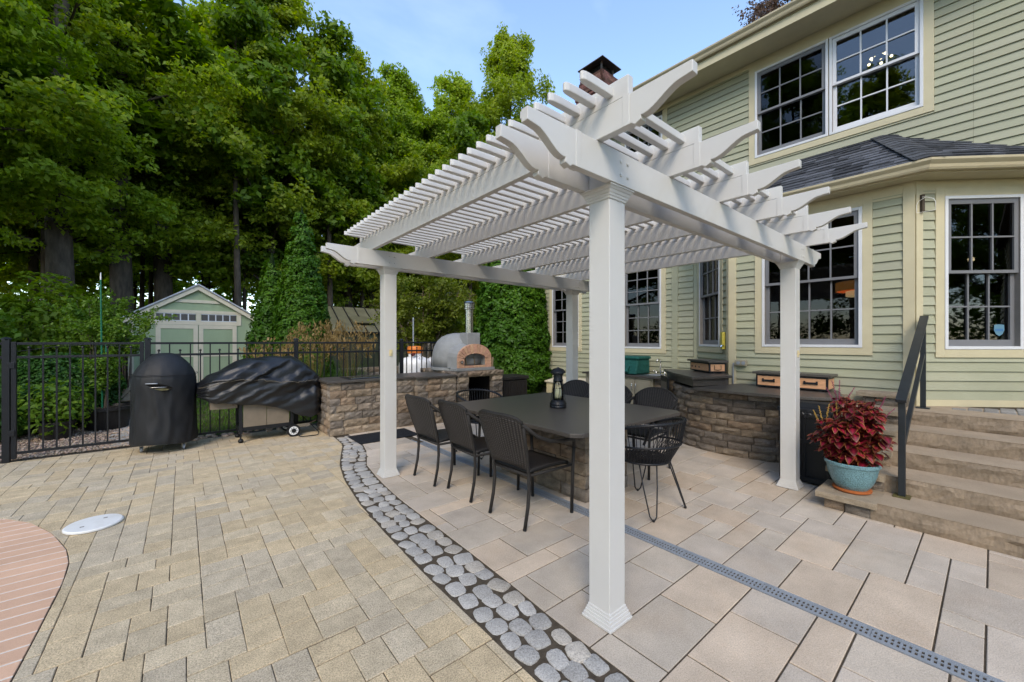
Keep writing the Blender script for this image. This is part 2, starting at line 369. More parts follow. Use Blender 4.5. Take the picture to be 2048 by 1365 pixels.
def piece(mb, poly, z, bev, depth=.05, jit=0):
    p1 = poly; p2 = inset(poly, bev); n = len(poly); a, b = random.uniform(-jit, jit), random.uniform(-jit, jit); cx = sum(p[0] for p in p1) / n; cy = sum(p[1] for p in p1) / n
    zz = lambda p, o: z + o + a * (p[0] - cx) + b * (p[1] - cy)
    V = [(x, y, z - depth) for x, y in p1] + [(x, y, zz((x, y), -bev * .9)) for x, y in p1] + [(x, y, zz((x, y), 0)) for x, y in p2]
    F = [(i, (i + 1) % n, n + (i + 1) % n, n + i) for i in range(n)] + [(n + i, n + (i + 1) % n, 2 * n + (i + 1) % n, 2 * n + i) for i in range(n)] + [tuple(range(2 * n, 3 * n))]
    mb.add(V, F)
def greedy(nx, ny, sizes, rnd):
    h = [0] * nx; res = []; je = [-1] * (nx + 1)
    while True:
        lo = min(h)
        if lo >= ny: return res
        i = h.index(lo); run = 0
        while i + run < nx and h[i + run] == lo: run += 1
        ok = [(w, hh, p) for w, hh, p in sizes if w <= run and (run - w) in sizes_ok]
        if not ok: ok = [(run, 1, 1)]
        w, hh, _ = rnd.choices(ok, [o[2] * (.12 if je[i + o[0]] == lo and o[0] < run else 1) * (.12 if je[i] == lo and o[1] > 2 else 1) for o in ok])[0]
        je[i] = je[i + w] = lo + hh
        res.append((i, lo, w, hh))
        for k in range(i, i + w): h[k] = lo + hh
def vis_size(p):
    cx = sum(q[0] for q in p) / len(p); cy = sum(q[1] for q in p) / len(p)
    d = cx * .637 + cy * .771; l = cx * .771 - cy * .637
    if d < 1.5 or abs(l / d) > 1.36: return 0
    return area(p) / d ** 3
def lay(parent, name, items, m, bev, limit, stuffname, jit=.004, depth=.05):
    """items: (polygon, tint, z). The largest in view become objects, the rest one joined mesh"""
    items.sort(key=lambda t: -vis_size(t[0]))
    for poly, tint, z in items[:limit]:
        b = MB(); piece(b, poly, z, bev, depth, jit); b.build(name, m, parent, tint=tint)
    rest = items[limit:]
    if rest:
        b = MB(); T = []
        for poly, tint, z in rest:
            k = len(b.f); piece(b, poly, z, bev, depth, jit); T += [tint] * (len(b.f) - k)
        o = b.build(stuffname, m, parent, tint=np.array(T, np.float32)); o['kind'] = 'stuff'
def sheet(name, pts, z, m):
    b = MB(); b.add([(x, y, z) for x, y in pts], [tuple(range(len(pts)))]); return struct(b.build(name, m))
gnd = sheet('ground', [(-300, -300), (300, -300), (300, 300), (-300, 300)], -.09, 'forest_floor')
terrace = sheet('terrace', [(-6, -3), (8.2, -3), (8.2, 7.2), (1.9, 7.2), (1.9, 7.9), (-6, 7.9)], -.0065, 'joint_sand')
rnd = random.Random(5)
# tan interlocking pavers
c = .0763; sizes_ok = {0, 2, 3, 4, 5, 6, 7, 8, 9} | set(range(10, 99))
items = []
for i, j, w, h in greedy(59, 112, [(2, 3, 1.0), (3, 2, 1.15), (2, 2, .12)], rnd):
    x0 = -2.58 + i * c; y0 = -.755 + j * c; g = .0016
    gy = .0030; poly = [(x0 + g, y0 + gy), (x0 + w * c - g, y0 + gy), (x0 + w * c - g, y0 + h * c - gy), (x0 + g, y0 + h * c - gy)]
    poly = [(x + rnd.uniform(-.0014, .0014), y + rnd.uniform(-.0014, .0014)) for x, y in poly]
    poly = clip(poly, lambda x, y: xo(y) - x - .004); 
    if len(poly) > 2: poly = clip(poly, lambda x, y: x - xp(y) - .007)
    if len(poly) > 2: poly = clip(poly, lambda x, y: 7.74 - y)
    if len(poly) < 3 or area(poly) < .0012: continue
    k = rnd.random(); v = rnd.uniform(.90, 1.07)
    t = (1.04, 1.0, .91) if k < .40 else ((1.0, 1.0, .98) if k < .75 else (.95, .97, 1.0))
    items.append((poly, tuple(q * v for q in t), rnd.uniform(-.0015, .0015)))
lay(terrace, 'paver', items, 'paver', .0032, 300, 'paver_field')
# large slabs, both sides of the drain
c = .1625; sizes_ok = set(range(99)); items = []
def slabs(x_start, sgn, nx, y_start, ny, sd):
    for i, j, w, h in greedy(nx, ny, [(2, 2, 1.1), (3, 2, 1.3), (4, 2, .25), (2, 1, .35), (3, 1, .55)], rnd):
        if w * h <= 1: pass
        xa = x_start + sgn * i * c; xb = x_start + sgn * (i + w) * c; x0, x1 = min(xa, xb), max(xa, xb); y0 = y_start + j * c; y1 = y0 + h * c; g = .0045
        poly = [(x0 + g, y0 + .0042), (x1 - g, y0 + .0042), (x1 - g, y1 - .0042), (x0 + g, y1 - .0042)]
        poly = clip(poly, sd)
        if len(poly) < 3 or area(poly) < .002: continue
        v = rnd.uniform(.88, 1.08); k = rnd.random()
        t = (1.0, 1.0, 1.0) if k < .5 else ((1.05, .99, .92) if k < .78 else (.97, .97, .955))
        items.append((poly, tuple(q * v for q in t), rnd.uniform(-.001, .001)))
slabs(2.672, -1, 8, -1.175, 48, lambda x, y: x - xi(y) - .004)
slabs(2.792, 1, 24, -1.6, 51, lambda x, y: 6.68 - y if x < 5.2 else 6.68 - y)
items = [t for t in items if not (min(p[0] for p in t[0]) > 4.50 and max(p[1] for p in t[0]) < .70)]
items = [t for t in items if not (min(p[0] for p in t[0]) > 6.0 and max(p[1] for p in t[0]) < 3.2)]
lay(terrace, 'slab', items, 'slab', .003, 290, 'slab_field', jit=.002)
# tumbled cobble band
y = -.7
while y < 6.5:
    x0, x1 = xo(y) + .012, xi(y) - .008; wd = x1 - x0; n = 3 if wd > .30 else 2; n = max(2, n); step = rnd.uniform(.112, .150)
    ws = [rnd.uniform(.8, 1.2) for _ in range(n)]; s = sum(ws); xx = x0
    for q in ws:
        w = wd * q / s; cx = xx + w / 2; cy = y + rnd.uniform(-.02, .02) + (.04 if len(ws) == 3 and q == ws[1] else 0); xx += w
        if not (1.5 < 9): continue
        rx = w / 2 * rnd.uniform(.91, .99); ry = step / 2 * rnd.uniform(.92, 1.04); rot = rnd.uniform(-.35, .35) + (-.3 if y > 4.3 else 0); m = 12; e = rnd.uniform(.48, .78)
        b = MB(); rings = []; zj = rnd.uniform(-.003, .003)
        for rr, zz in ((1.0, -.045), (1.0, -.008), (.955, -.0015), (.86, .0005)):
            ring = []
            for k in range(m):
                a = 2 * math.pi * k / m; ca, sa = math.cos(a), math.sin(a); px = rx * rr * math.copysign(abs(ca) ** e, ca) * (1 + .05 * math.sin(3 * a + cx * 50)); py = ry * rr * math.copysign(abs(sa) ** e, sa)
                ring.append((cx + px * math.cos(rot) - py * math.sin(rot), cy + px * math.sin(rot) + py * math.cos(rot), zz + zj))
            rings += ring
        F = [(i * m + k, i * m + (k + 1) % m, (i + 1) * m + (k + 1) % m, (i + 1) * m + k) for i in range(3) for k in range(m)] + [tuple(range(3 * m, 4 * m))]
        b.add(rings, F); v = rnd.uniform(.85, 1.12); k = rnd.random()
        b.build('cobble', 'cobble', terrace, smooth=True, angle=25, tint=tuple(q * v for q in ((1, 1, 1) if k < .6 else ((1.05, 1, .93) if k < .8 else (.9, .905, .91)))))
    y += step
# salmon pool coping: long courses with white joints
cop = sheet('pool_coping', [(xp(q) + .0, q) for q in np.linspace(1.2, 5.79, 40)] + [(-3.4, 5.79), (-3.4, 1.2)], -.0005, 'white_mortar')
y = 1.25; 
while y < 5.7:
    y1 = y + .107
    poly = clip(clip([(-3.3, y), (-1.9, y), (-1.2, y), (-.4, y), (-.4, y1), (-1.2, y1), (-1.9, y1), (-3.3, y1)], lambda x, q: xp(q) - x), lambda x, q: x + 3.3)
    if len(poly) > 2 and area(poly) > .002:
        b = MB(); piece(b, poly, .001, .002, .03); v = rnd.uniform(.93, 1.06); b.build('coping_brick', 'coping', cop, tint=(v, v, v))
    y += .1195
# drain channel
drain = thing('drain_channel', (2.732, 2, 0), 'grey slotted metal drain channel running through the large slabs', 'drain')
for x0, x1 in ((2.674, 2.690), (2.774, 2.790)):
    MB().box((x0, -1.6, -.04), (x1, 5.65, .001)).build('edge_rail', 'zinc', drain)
MB().box((2.690, -1.6, -.06), (2.774, 5.65, -.035)).build('trough', 'soot_and_shade', drain)
g0 = None
for k in range(14):
    y0 = -1.6 + .5 * k + .003
    if g0 is None:
        b = MB()
        for x0, x1 in ((2.691, 2.702), (2.7275, 2.7365), (2.762, 2.773)): b.box((x0, y0, -.022), (x1, y0 + .494, -.0015))
        for q in range(24):
            ya = y0 + q * .494 / 23.3
            for x0, x1 in ((2.702, 2.7275), (2.7365, 2.762)): b.box((x0, ya, -.020), (x1, ya + .0105, -.002))
        g0 = b.build('grate', 'zinc', drain)
    else:
        o = g0.copy(); COL.objects.link(o); o.location.y += .5 * k
# skimmer lid
lid = thing('skimmer_lid', (-.555, 4.67, 0), 'round white plastic lid lying on the tan pavers', 'lid')
MB().lathe([(.168, 0), (.174, .004), (.174, .014), (.165, .021), (0.02, .023)], (-.555, 4.67, .0015), 40).build('disc', 'lid_white', lid, smooth=True, angle=30)
for dx, dy in ((-.06, -.06), (.06, .06)):
    MB().box((-.555 + dx - .012, 4.67 + dy - .008, .0225), (-.555 + dx + .012, 4.67 + dy + .008, .0255)).build('finger_slot', 'jamb', lid)
# rubber mat by the grill counter
mt = thing('floor_mat', (2.45, 6.12, 0), 'black rubber mat on the slabs before the stone grill counter', 'mat')
MB().box((1.98, 5.83, .004), (2.92, 6.42, .014)).build('pad', 'mat_black', mt, bevel=.004)
MB().add([(2.06, 5.91, .0155), (2.84, 5.91, .0155), (2.84, 6.34, .0155), (2.06, 6.34, .0155)], [(0, 1, 2, 3)]).build('tread', 'mat_black', mt)
# fallen leaves on the slabs
for k, (x, y) in enumerate(((3.95, 1.95), (4.83, 1.02), (4.75, .88))):
    b = MB(); b.add([(x - .02, y, .006), (x, y - .008, .004), (x + .022, y + .004, .008), (x, y + .010, .005)], [(0, 1, 2, 3)])
    tag(b.build('fallen_leaf', 'leaf_litter'), 'curled brown leaf fallen on the large slabs', 'leaf', 'fallen leaves on the slabs')

# ------------------------------------------------------------ pergola
perg = thing('pergola', (3.3, 2.83, 0), 'white vinyl pergola with scrolled beam ends and a slatted top over the dining table', 'pergola')
PX = (1.777, 4.832); PY = (1.339, 4.323)
def sq(b, cx, cy, h0, h1, z0, z1):
    b.add([(cx - h0, cy - h0, z0), (cx + h0, cy - h0, z0), (cx + h0, cy + h0, z0), (cx - h0, cy + h0, z0), (cx - h1, cy - h1, z1), (cx + h1, cy - h1, z1), (cx + h1, cy + h1, z1), (cx - h1, cy + h1, z1)],
          [(0, 3, 2, 1), (4, 5, 6, 7), (0, 1, 5, 4), (1, 2, 6, 5), (2, 3, 7, 6), (3, 0, 4, 7)])
for cx in PX:
    for cy in PY:
        b = MB(); b.box((cx - .068, cy - .068, .004), (cx + .068, cy + .068, 2.46)); o = b.build('post', 'vinyl', perg, bevel=.004)
        b = MB()
        for h0, h1, z0, z1 in ((.096, .096, .002, .017), (.0895, .0885, .017, .034), (.0835, .0825, .034, .049), (.078, .077, .049, .063), (.073, .072, .063, .077)): sq(b, cx, cy, h0, h1, z0, z1)
        b.build('post_base', 'vinyl', perg, bevel=.0025)
        b = MB()
        for h0, h1, z0, z1 in ((.073, .076, 2.243, 2.256), (.078, .082, 2.256, 2.270), (.084, .090, 2.270, 2.286), (.092, .100, 2.286, 2.300), (.104, .104, 2.300, 2.3085)): sq(b, cx, cy, h0, h1, z0, z1)
        b.build('capital', 'vinyl', perg, bevel=.002)
def scroll(L, H):
    """side outline (u along the beam from its tip, z from its underside) of an ogee-cut beam end"""
    o = [(0, H), (0, H * .66)]
    o += [(.05, H * .62)]
    for k in range(1, 8):
        t = k / 7; o.append((.05 + .17 * t, H * (.62 - .50 * (3 * t * t - 2 * t ** 3))))
    o += [(.232, H * .13), (.232, -.0), (.262, -.012), (.280, 0)]
    return o
def beam_poly(L, H):
    a = scroll(L, H); return a + [(L - u, z) for u, z in a[::-1]]
H1 = .168
for cy in PY:
    for y0 in (cy - .110, cy + .069):
        b = MB(); L1 = 5.50 - 1.10
        b.prism([(1.10 + u, y0, 2.309 + z) for u, z in beam_poly(L1, H1)], (0, .041, 0)); b.build('beam', 'vinyl', perg, bevel=.003)
        for xs in (1.10 + .30, 5.50 - .33):
            MB().box((xs, y0 - .003, 2.3075), (xs + .035, y0 + .044, 2.4785)).build('end_cap_band', 'vinyl', perg, bevel=.0015)
    for cx in PX:
        for dx in (-.03, .03):
            for dz in (.05, .12):
                b = MB(); yb = cy - .110
                for r0, dy in ((.010, 0),): b.tube([(cx + dx, yb + .002, 2.309 + dz), (cx + dx, yb - .004, 2.309 + dz), (cx + dx, yb - .006, 2.309 + dz)], [.0095, .0095, .005], 10)
                b.build('bolt_cap', 'vinyl', perg, smooth=True, angle=40)
RX = [1.554 + .68 * i for i in range(6)]; RZ = 2.4795; RH = .138
YT0, YT1 = .758, 4.93
for rx in RX:
    b = MB(); b.prism([(rx, YT0 + u, RZ + z) for u, z in beam_poly(YT1 - YT0, RH)], (.043, 0, 0)); b.build('rafter', 'vinyl', perg, bevel=.003)
    MB().box((rx - .003, YT0 + .29, RZ - .0005), (rx + .046, YT0 + .325, RZ + RH + .0012)).build('end_cap_band', 'vinyl', perg, bevel=.0015)
    MB().box((rx + .002, 1.055, RZ + RH + .002), (rx + .041, 4.60, RZ + RH + .095)).build('slat_rail', 'vinyl', perg, bevel=.003)
sl0 = None; SX0, SX1 = 1.345, 5.19
for k in range(34):
    y = 1.155 + k * .1005
    if sl0 is None:
        b = MB(); w = .0185; z0 = RZ + RH + .030; z1 = z0 + .040
        pts = [(SX0 + .07, -1), (SX0 + .022, -.86), (SX0 + .004, -.5), (SX0, 0), (SX0 + .004, .5), (SX0 + .022, .86), (SX0 + .07, 1), (SX1, 1), (SX1, -1)]
        b.prism([(x, y + w * q, z0) for x, q in pts], (0, 0, z1 - z0))
        sl0 = b.build('slat', 'vinyl', perg, bevel=.004)
    else:
        o = sl0.copy(); COL.objects.link(o); o.location.y += k * .1005
for cx, cy in ((PX[0], PY[1]), (PX[1], PY[0])):        # light switch plates on two posts, facing -Y
    b = MB(); b.box((cx - .018, cy - .0765, 1.335), (cx + .018, cy - .0685, 1.405)); b.box((cx - .007, cy - .084, 1.358), (cx + .007, cy - .077, 1.382)); b.build('switch', 'ivory', perg, bevel=.0015)

# ------------------------------------------------------------ house
TH = R(1.2); rot2 = lambda x, y: (x * math.cos(TH) - y * math.sin(TH), x * math.sin(TH) + y * math.cos(TH))
XM, XB = 7.46, 6.56; BY0, BY1 = .447, 2.454
HB = (7.46, 2.5, 0); hx_, hy_ = rot2(HB[0], HB[1])
house = thing('house', (hx_, hy_, 0), 'two storey house with sage green clapboards, cream trim and a shingled bay', 'house', rz=TH, base=HB)
EXPO = .109; nclap = 0
def V2(p): return Vector((p[0], p[1], 0))
def clap_wall(P, D, Ln, z0, z1, openings, Nn, far=False):
    """overlapping boards along direction D from P; Nn is the outward normal"""
    global nclap
    P, D, Nn = V2(P), V2(D).normalized(), V2(Nn).normalized(); k = 0; z = z0; fb = MB(); ft = []
    while z < z1 - .01:
        zt = min(z + EXPO, z1); cuts = sorted({0, Ln} | {s for o in openings for s in o[:2] if 0 < s < Ln})
        spans = []
        for a, b_ in zip(cuts, cuts[1:]):
            lo, hi = z, zt
            for o in openings:
                if o[0] < (a + b_) / 2 < o[1]:
                    if o[2] <= lo + .004 and o[3] >= hi - .004: lo = hi
                    elif o[2] > lo and o[2] < hi and o[3] >= hi: hi = o[2]
                    elif o[3] > lo and o[3] < hi and o[2] <= lo: lo = o[3]
            if hi - lo < .012: continue
            if spans and abs(spans[-1][1] - a) < 1e-6 and spans[-1][2:] == (lo, hi): spans[-1] = (spans[-1][0], b_, lo, hi)
            else: spans.append((a, b_, lo, hi))
        for a, b_, lo, hi in spans:
            pieces = [(a, b_)]
            if b_ - a > 2.4 and random.random() < .8:
                m_ = random.uniform(a + .7, b_ - .7); pieces = [(a, m_ - .0008), (m_ + .0008, b_)]
            for a1, b1 in pieces:
                p0 = P + D * (a1 + .001); p1 = P + D * (b1 - .001); ob = .024; ot = .004
                V = [p0 + Nn * -.002, p1 + Nn * -.002, p1 + Nn * ob, p0 + Nn * ob]; U = [p0 + Nn * -.002, p1 + Nn * -.002, p1 + Nn * ot, p0 + Nn * ot]
                V = [Vector((q.x, q.y, lo)) for q in V]; U = [Vector((q.x, q.y, hi + .004)) for q in U]
                fs = [(0, 1, 2, 3), (7, 6, 5, 4), (1, 0, 4, 5), (2, 1, 5, 6), (3, 2, 6, 7), (0, 3, 7, 4)]
                v = random.uniform(.94, 1.05); t = (v, v * random.uniform(.985, 1.01), v * random.uniform(.97, 1.02))
                if far: fb.add(V + U, fs); ft += [t] * 6
                else:
                    b = MB(); b.add(V + U, fs); b.build('clapboard', 'sage', house, tint=t); nclap += 1
        z += EXPO; k += 1
    if far and fb.f: o = fb.build('clapboard_field', 'sage', house, tint=np.array(ft, np.float32)); o['kind'] = 'stuff'
def wall_shell(P, D, Ln, z0, z1, openings, Nn, th=.14):
    """sheathing behind the boards, built round the openings"""
    P, D, Nn = V2(P), V2(D).normalized(), V2(Nn).normalized(); b = MB()
    def blk(s0, s1, a, c_):
        if s1 - s0 < .003 or c_ - a < .003: return
        o = P + D * s0 - Nn * .003; b.obox((o.x, o.y, a), D * (s1 - s0), -Nn * th, (0, 0, c_ - a))
    s = 0
    for o in sorted(openings):
        blk(s, o[0], z0, z1); blk(o[0], o[1], z0, o[2]); blk(o[0], o[1], o[3], z1); s = o[1]
    blk(s, Ln, z0, z1)
    b.build('wall', 'sheathing', house)
def board(P, D, Nn, s0, s1, z0, z1, m='cream', proud=.026, name='trim_board', parent=None, deep=-.002, bevel=.002):
    P, D, Nn = V2(P), V2(D).normalized(), V2(Nn).normalized(); o = P + D * s0 + Nn * deep
    return MB().obox((o.x, o.y, z0), D * (s1 - s0), Nn * (proud - deep), (0, 0, z1 - z0)).build(name, m, parent or house, bevel=bevel, tint=(1, 1, 1))
def window(P, D, Nn, s0, s1, z0, z1, cols, rows, screen=True, zr=None, label=None, casing=.095, sash_cols=None, head=True):
    """double-hung window: white frame, cream casing, two sashes with muntins, a pane in every light"""
    P, D, Nn = V2(P), V2(D).normalized(), V2(Nn).normalized(); zr = zr or (z0 + z1) / 2
    pt = lambda s, n, z: (P.x + D.x * s + Nn.x * n, P.y + D.y * s + Nn.y * n, z)
    def bl(b, a0, a1, n0, n1, c0, c1): b.obox(pt(a0, n0, c0), D * (a1 - a0), Nn * (n1 - n0), (0, 0, c1 - c0))
    fw = .034; sc = 'sash_grey' if screen else 'sash_white'; gm = 'glass_screen' if screen else 'glass'
    b = MB()
    for a0, a1, c0, c1 in ((s0, s0 + fw, z0, z1), (s1 - fw, s1, z0, z1), (s0 + fw, s1 - fw, z1 - fw, z1), (s0 + fw, s1 - fw, z0, z0 + fw)): bl(b, a0, a1, -.10, .034, c0, c1)
    w = b.build('window', 'sash_white', house, bevel=.002)
    if label: w['label'] = label
    b = MB()
    for a0, a1, c0, c1 in ((s0 - casing, s0 - .001, z0 - casing, z1 + casing), (s1 + .001, s1 + casing, z0 - casing, z1 + casing), (s0 - .001, s1 + .001, z0 - casing, z0 - .001)) + (((s0 - .001, s1 + .001, z1 + .001, z1 + casing),) if head else ()): bl(b, a0, a1, -.001, .027, c0, c1)
    b.build('casing', 'cream', w, bevel=.002)
    i0, i1 = s0 + fw + .001, s1 - fw - .001; st = .045
    for which, (c0, c1, n0) in enumerate(((zr - .012, z1 - fw - .001, -.022), (z0 + fw + .001, zr + .022, -.062))):
        b = MB(); n1 = n0 + .036; br = .05 if which == 0 else .075; tr = .055 if which == 0 else .032
        bl(b, i0, i0 + st, n0, n1, c0, c1); bl(b, i1 - st, i1, n0, n1, c0, c1); bl(b, i0 + st, i1 - st, n0, n1, c1 - tr, c1)
        bl(b, i0 + st, i1 - st, n0, n1, c0, c0 + (br if which else .034))
        g0, g1, h0, h1 = i0 + st, i1 - st, c0 + (br if which else .034), c1 - tr; mu = .017
        for k in range(1, cols): x = lerp(g0, g1, k / cols); bl(b, x - mu / 2, x + mu / 2, n0 + .006, n1 - .003, h0, h1)
        for k in range(1, rows):
            z = lerp(h0, h1, k / rows)
            for q in range(cols):
                a0 = lerp(g0, g1, q / cols) + (mu / 2 if q else 0); a1 = lerp(g0, g1, (q + 1) / cols) - (mu / 2 if q < cols - 1 else 0)
                bl(b, a0, a1, n0 + .006, n1 - .003, z - mu / 2, z + mu / 2)
        b.build('upper_sash' if which == 0 else 'lower_sash', sc, w)
        for q in range(cols):
            for k in range(rows):
                a0 = lerp(g0, g1, q / cols); a1 = lerp(g0, g1, (q + 1) / cols); d0 = lerp(h0, h1, k / rows); d1 = lerp(h0, h1, (k + 1) / rows); e = mu / 2
                p = MB(); bl(p, a0 + (e if q else 0), a1 - (e if q < cols - 1 else 0), n0 + .012, n0 + .0155, d0 + (e if k else 0), d1 - (e if k < rows - 1 else 0)); p.build('pane', gm, w)
    b = MB()   # dark tracks of the jambs
    bl(b, s0 + fw, s0 + fw + .0008, -.098, .030, z0 + fw, z1 - fw); b.build('jamb_track', 'jamb', w)
    b = MB(); bl(b, s1 - fw - .0008, s1 - fw, -.098, .030, z0 + fw, z1 - fw); b.build('jamb_track', 'jamb', w)
    return w
NX = (-1, 0); UY = (0, 1)
S = lambda y: y            # main walls are measured along +Y from Y=0
def op(s0, s1, z0, z1): return (s0, s1, z0, z1)
fwo = .0
# main wall: lower storey left of the bay, and the whole upper storey
lo_w = [(4.064, 4.929, 1.345, 3.12), (6.178, 7.04, 1.345, 3.12)]
up_w = [(.425, 1.40, 4.555, 6.0), (1.412, 2.39, 4.555, 6.0), (4.04, 4.90, 4.555, 6.0), (6.1, 6.96, 4.555, 6.0)]
cas = lambda o, c_=.095, head=True: (o[0] - c_, o[1] + c_, o[2] - c_, o[3] + (c_ if head else c_))
YL = 8.3; bayL = BY1 + (XM - XB); bayR = BY0 - (XM - XB)
clap_wall((XM, 0), UY, 5.35, 0.12, 3.56, [cas(o) for o in lo_w] + [(-1, bayL + .07, -1, 9)], NX)
clap_wall((XM, 0), UY, YL, .12, 3.56, [cas(o) for o in lo_w] + [(-1, 5.351, -1, 9)], NX, far=True)
upo = [(.425 - .095, 2.39 + .095, 4.46, 6.3)] + [(o[0] - .095, o[1] + .095, o[2] - .095, 6.3) for o in up_w[2:]]
clap_wall((XM, 0), UY, 4.02, 3.56, 6.21, upo + [(bayR - .8, 3.4, 3.0, 3.66)], NX)
clap_wall((XM, 0), UY, YL, 3.56, 6.21, upo + [(-1, 4.021, -1, 9)], NX, far=True)
clap_wall((XM, -1.9), UY, 1.9, 3.56, 6.21, [], NX)
clap_wall((XM, -6), UY, 4.1, .75, 6.21, [], NX, far=True)
clap_wall((XM, -1.9), UY, 1.9 + bayR, .75, 3.56, [], NX, far=True)
wall_shell((XM, 0), UY, YL, 0, 3.5, [(-.0, bayL, -1, 9)] + lo_w, NX)
wall_shell((XM, 0), UY, YL, 3.5, 6.3, [(.425, 2.39, 4.555, 6.0)] + up_w[2:], NX)
wall_shell((XM, -6), UY, 6 + bayR, 0, 3.5, [], NX); wall_shell((XM, -6), UY, 6, 3.5, 6.3, [], NX)
for o in lo_w: window((XM, 0), UY, NX, *o, 3, 3, True, 2.265)
lab = ['right-hand unit with white sashes, no insect screen', 'left-hand unit with grey sashes behind an insect screen']
for i, o in enumerate(up_w):
    if i < 2: window((XM, 0), UY, NX, *o, 3, 2, i == 1, 5.29, lab[i], casing=.0001, head=False)
    else: window((XM, 0), UY, NX, *o, 3, 2, True, 5.29, head=False)
for a, b_, c0, c1 in ((.425 - .095, .424, 4.46, 6.19), (2.391, 2.39 + .095, 4.46, 6.19), (.424, 2.391, 4.46, 4.554), (.424, 2.391, 6.001, 6.19)): board((XM, 0), UY, NX, a, b_, c0, c1, name='casing')
for o in up_w[2:]: board((XM, 0), UY, NX, o[0] - .094, o[1] + .094, 6.001 + .096, 6.19, name='casing')
for y0, y1 in ((3.72, 3.845),): board((XM, 0), UY, NX, y0, y1, .12, 3.5, 'sage', .030, 'cover_board')
board((XM, 0), UY, NX, bayL - .015, bayL + .06, .12, 3.5, 'sage', .030, 'inside_corner_board')
# bay
S2 = .5 ** .5; dR = (S2, -S2); nR = (-S2, -S2); dL = (S2, S2); nL = (-S2, S2); SL = (XM - XB) / S2
zb0, zb1 = .765, 3.37
bw = [(.905 - BY0, 2.008 - BY0, 1.418, 3.175)]; LF = BY1 - BY0
cl = [cas(o) for o in bw]; cb = .095
clap_wall((XB, BY0), UY, LF, zb0 + .06, zb1 - .02, [(o[0] - .095, o[1] + .095, o[2] - .095, 9) for o in bw] + [(-1, cb, -1, 9), (LF - cb, 9, -1, 9)], NX)
wall_shell((XB, BY0), UY, LF, 0, zb1, bw, NX, .1)
window((XB, BY0), UY, NX, *bw[0], 4, 2, True, 2.305, 'wide bay window with four lights across')
sw = [(.302, 1.128, 1.405, 3.165)]
for (P, D, Nn, lb) in (((XB, BY0), dR, nR, 'narrow side window of the bay with a security sticker'), ((XB, BY1), dL, nL, 'narrow side window of the bay beside the sink')):
    clap_wall(P, D, SL, zb0 + .06 if P[1] == BY0 else .12, zb1 - .02, [(o[0] - .095, o[1] + .095, o[2] - .095, 9) for o in sw] + [(-1, cb * .72, -1, 9)], Nn)
    wall_shell(P, D, SL, 0, zb1, sw, Nn, .1)
    window(P, D, Nn, *sw[0], 3, 2, True, 2.29, lb)
    board(P, D, Nn, -.004, cb * .72, .10, zb1, proud=.029, name='corner_board'); 
board((XB, BY0), UY, NX, -.006, cb, .10, zb1, proud=.030, name='corner_board'); board((XB, BY0), UY, NX, LF - cb, LF + .006, .10, zb1, proud=.030, name='corner_board')
board((XB, BY0), UY, NX, cb + .001, LF - cb - .001, zb0 - .02, zb0 + .059, proud=.024, name='skirt_board'); board((XB, BY0), dR, nR, cb * .72 + .001, SL, zb0 - .02, zb0 + .059, proud=.024, name='skirt_board')
def ring(off, z0, z1, name, m, off2=None, bevel=0):
    """a band that follows the bay's three sides, off metres out to off2 metres out"""
    o2 = off2; t = math.tan(R(22.5)); b = MB()
    def line(o): return [(XM, BY0 - (XM - XB) - o * t - o + o * t - 0 - (o / S2 - o) * 0 , 0)]
    def pts(o): 
        c0 = (XB - o, BY0 - o * t); c1 = (XB - o, BY1 + o * t); e0 = (XM - .022, c0[1] - (XM - .022 - c0[0])); e1 = (XM - .022, c1[1] + (XM - .022 - c1[0])); return [e0, c0, c1, e1]
    A, B_ = pts(off), pts(o2)
    for i in range(3):
        b.add([(*A[i], z0), (*A[i + 1], z0), (*B_[i + 1], z0), (*B_[i], z0), (*A[i], z1), (*A[i + 1], z1), (*B_[i + 1], z1), (*B_[i], z1)],
              [(0, 1, 2, 3), (7, 6, 5, 4), (1, 0, 4, 5), (3, 2, 6, 7), (0, 3, 7, 4), (2, 1, 5, 6)])
    return b.build(name, m, house, bevel=bevel)
ring(.0, 3.355, 3.375, 'soffit', 'cream', .24)
ring(.002, 3.20, 3.354, 'frieze_board', 'cream', .022)
ring(.241, 3.345, 3.46, 'fascia', 'cream_metal', .262)
def gutter(path, out, name='gutter'):
    """K-style gutter swept along plan points; out(i) gives the outward plan vector scaled for the mitre"""
    prof = [(0, 0), (.055, 0), (.068, .02), (.075, .05), (.098, .072), (.110, .085), (.112, .108), (.100, .112), (.098, .100), (.006, .100), (0, .112)]
    b = MB(); V = []; n = len(prof)
    for i, p in enumerate(path):
        o = out[i]
        V += [(p[0] + o[0] * u, p[1] + o[1] * u, p[2] + z) for u, z in prof]
    F = [(i * n + k, i * n + (k + 1) % n, (i + 1) * n + (k + 1) % n, (i + 1) * n + k) for i in range(len(path) - 1) for k in range(n)]
    b.add(V, F + [tuple(range(n))[::-1], tuple(range((len(path) - 1) * n, len(path) * n))]); return b.build(name, 'cream_metal', house)
t22 = math.tan(R(22.5)); og = .263; c0 = (XB - og, BY0 - og * t22); c1 = (XB - og, BY1 + og * t22); gz = 3.362
gutter([(XM - .03, c0[1] - (XM - .03 - c0[0]), gz), (*c0, gz), (*c1, gz), (XM - .03, c1[1] + (XM - .03 - c1[0]), gz)], [(-S2, -S2), (-1, -t22), (-1, t22), (-S2, S2)])
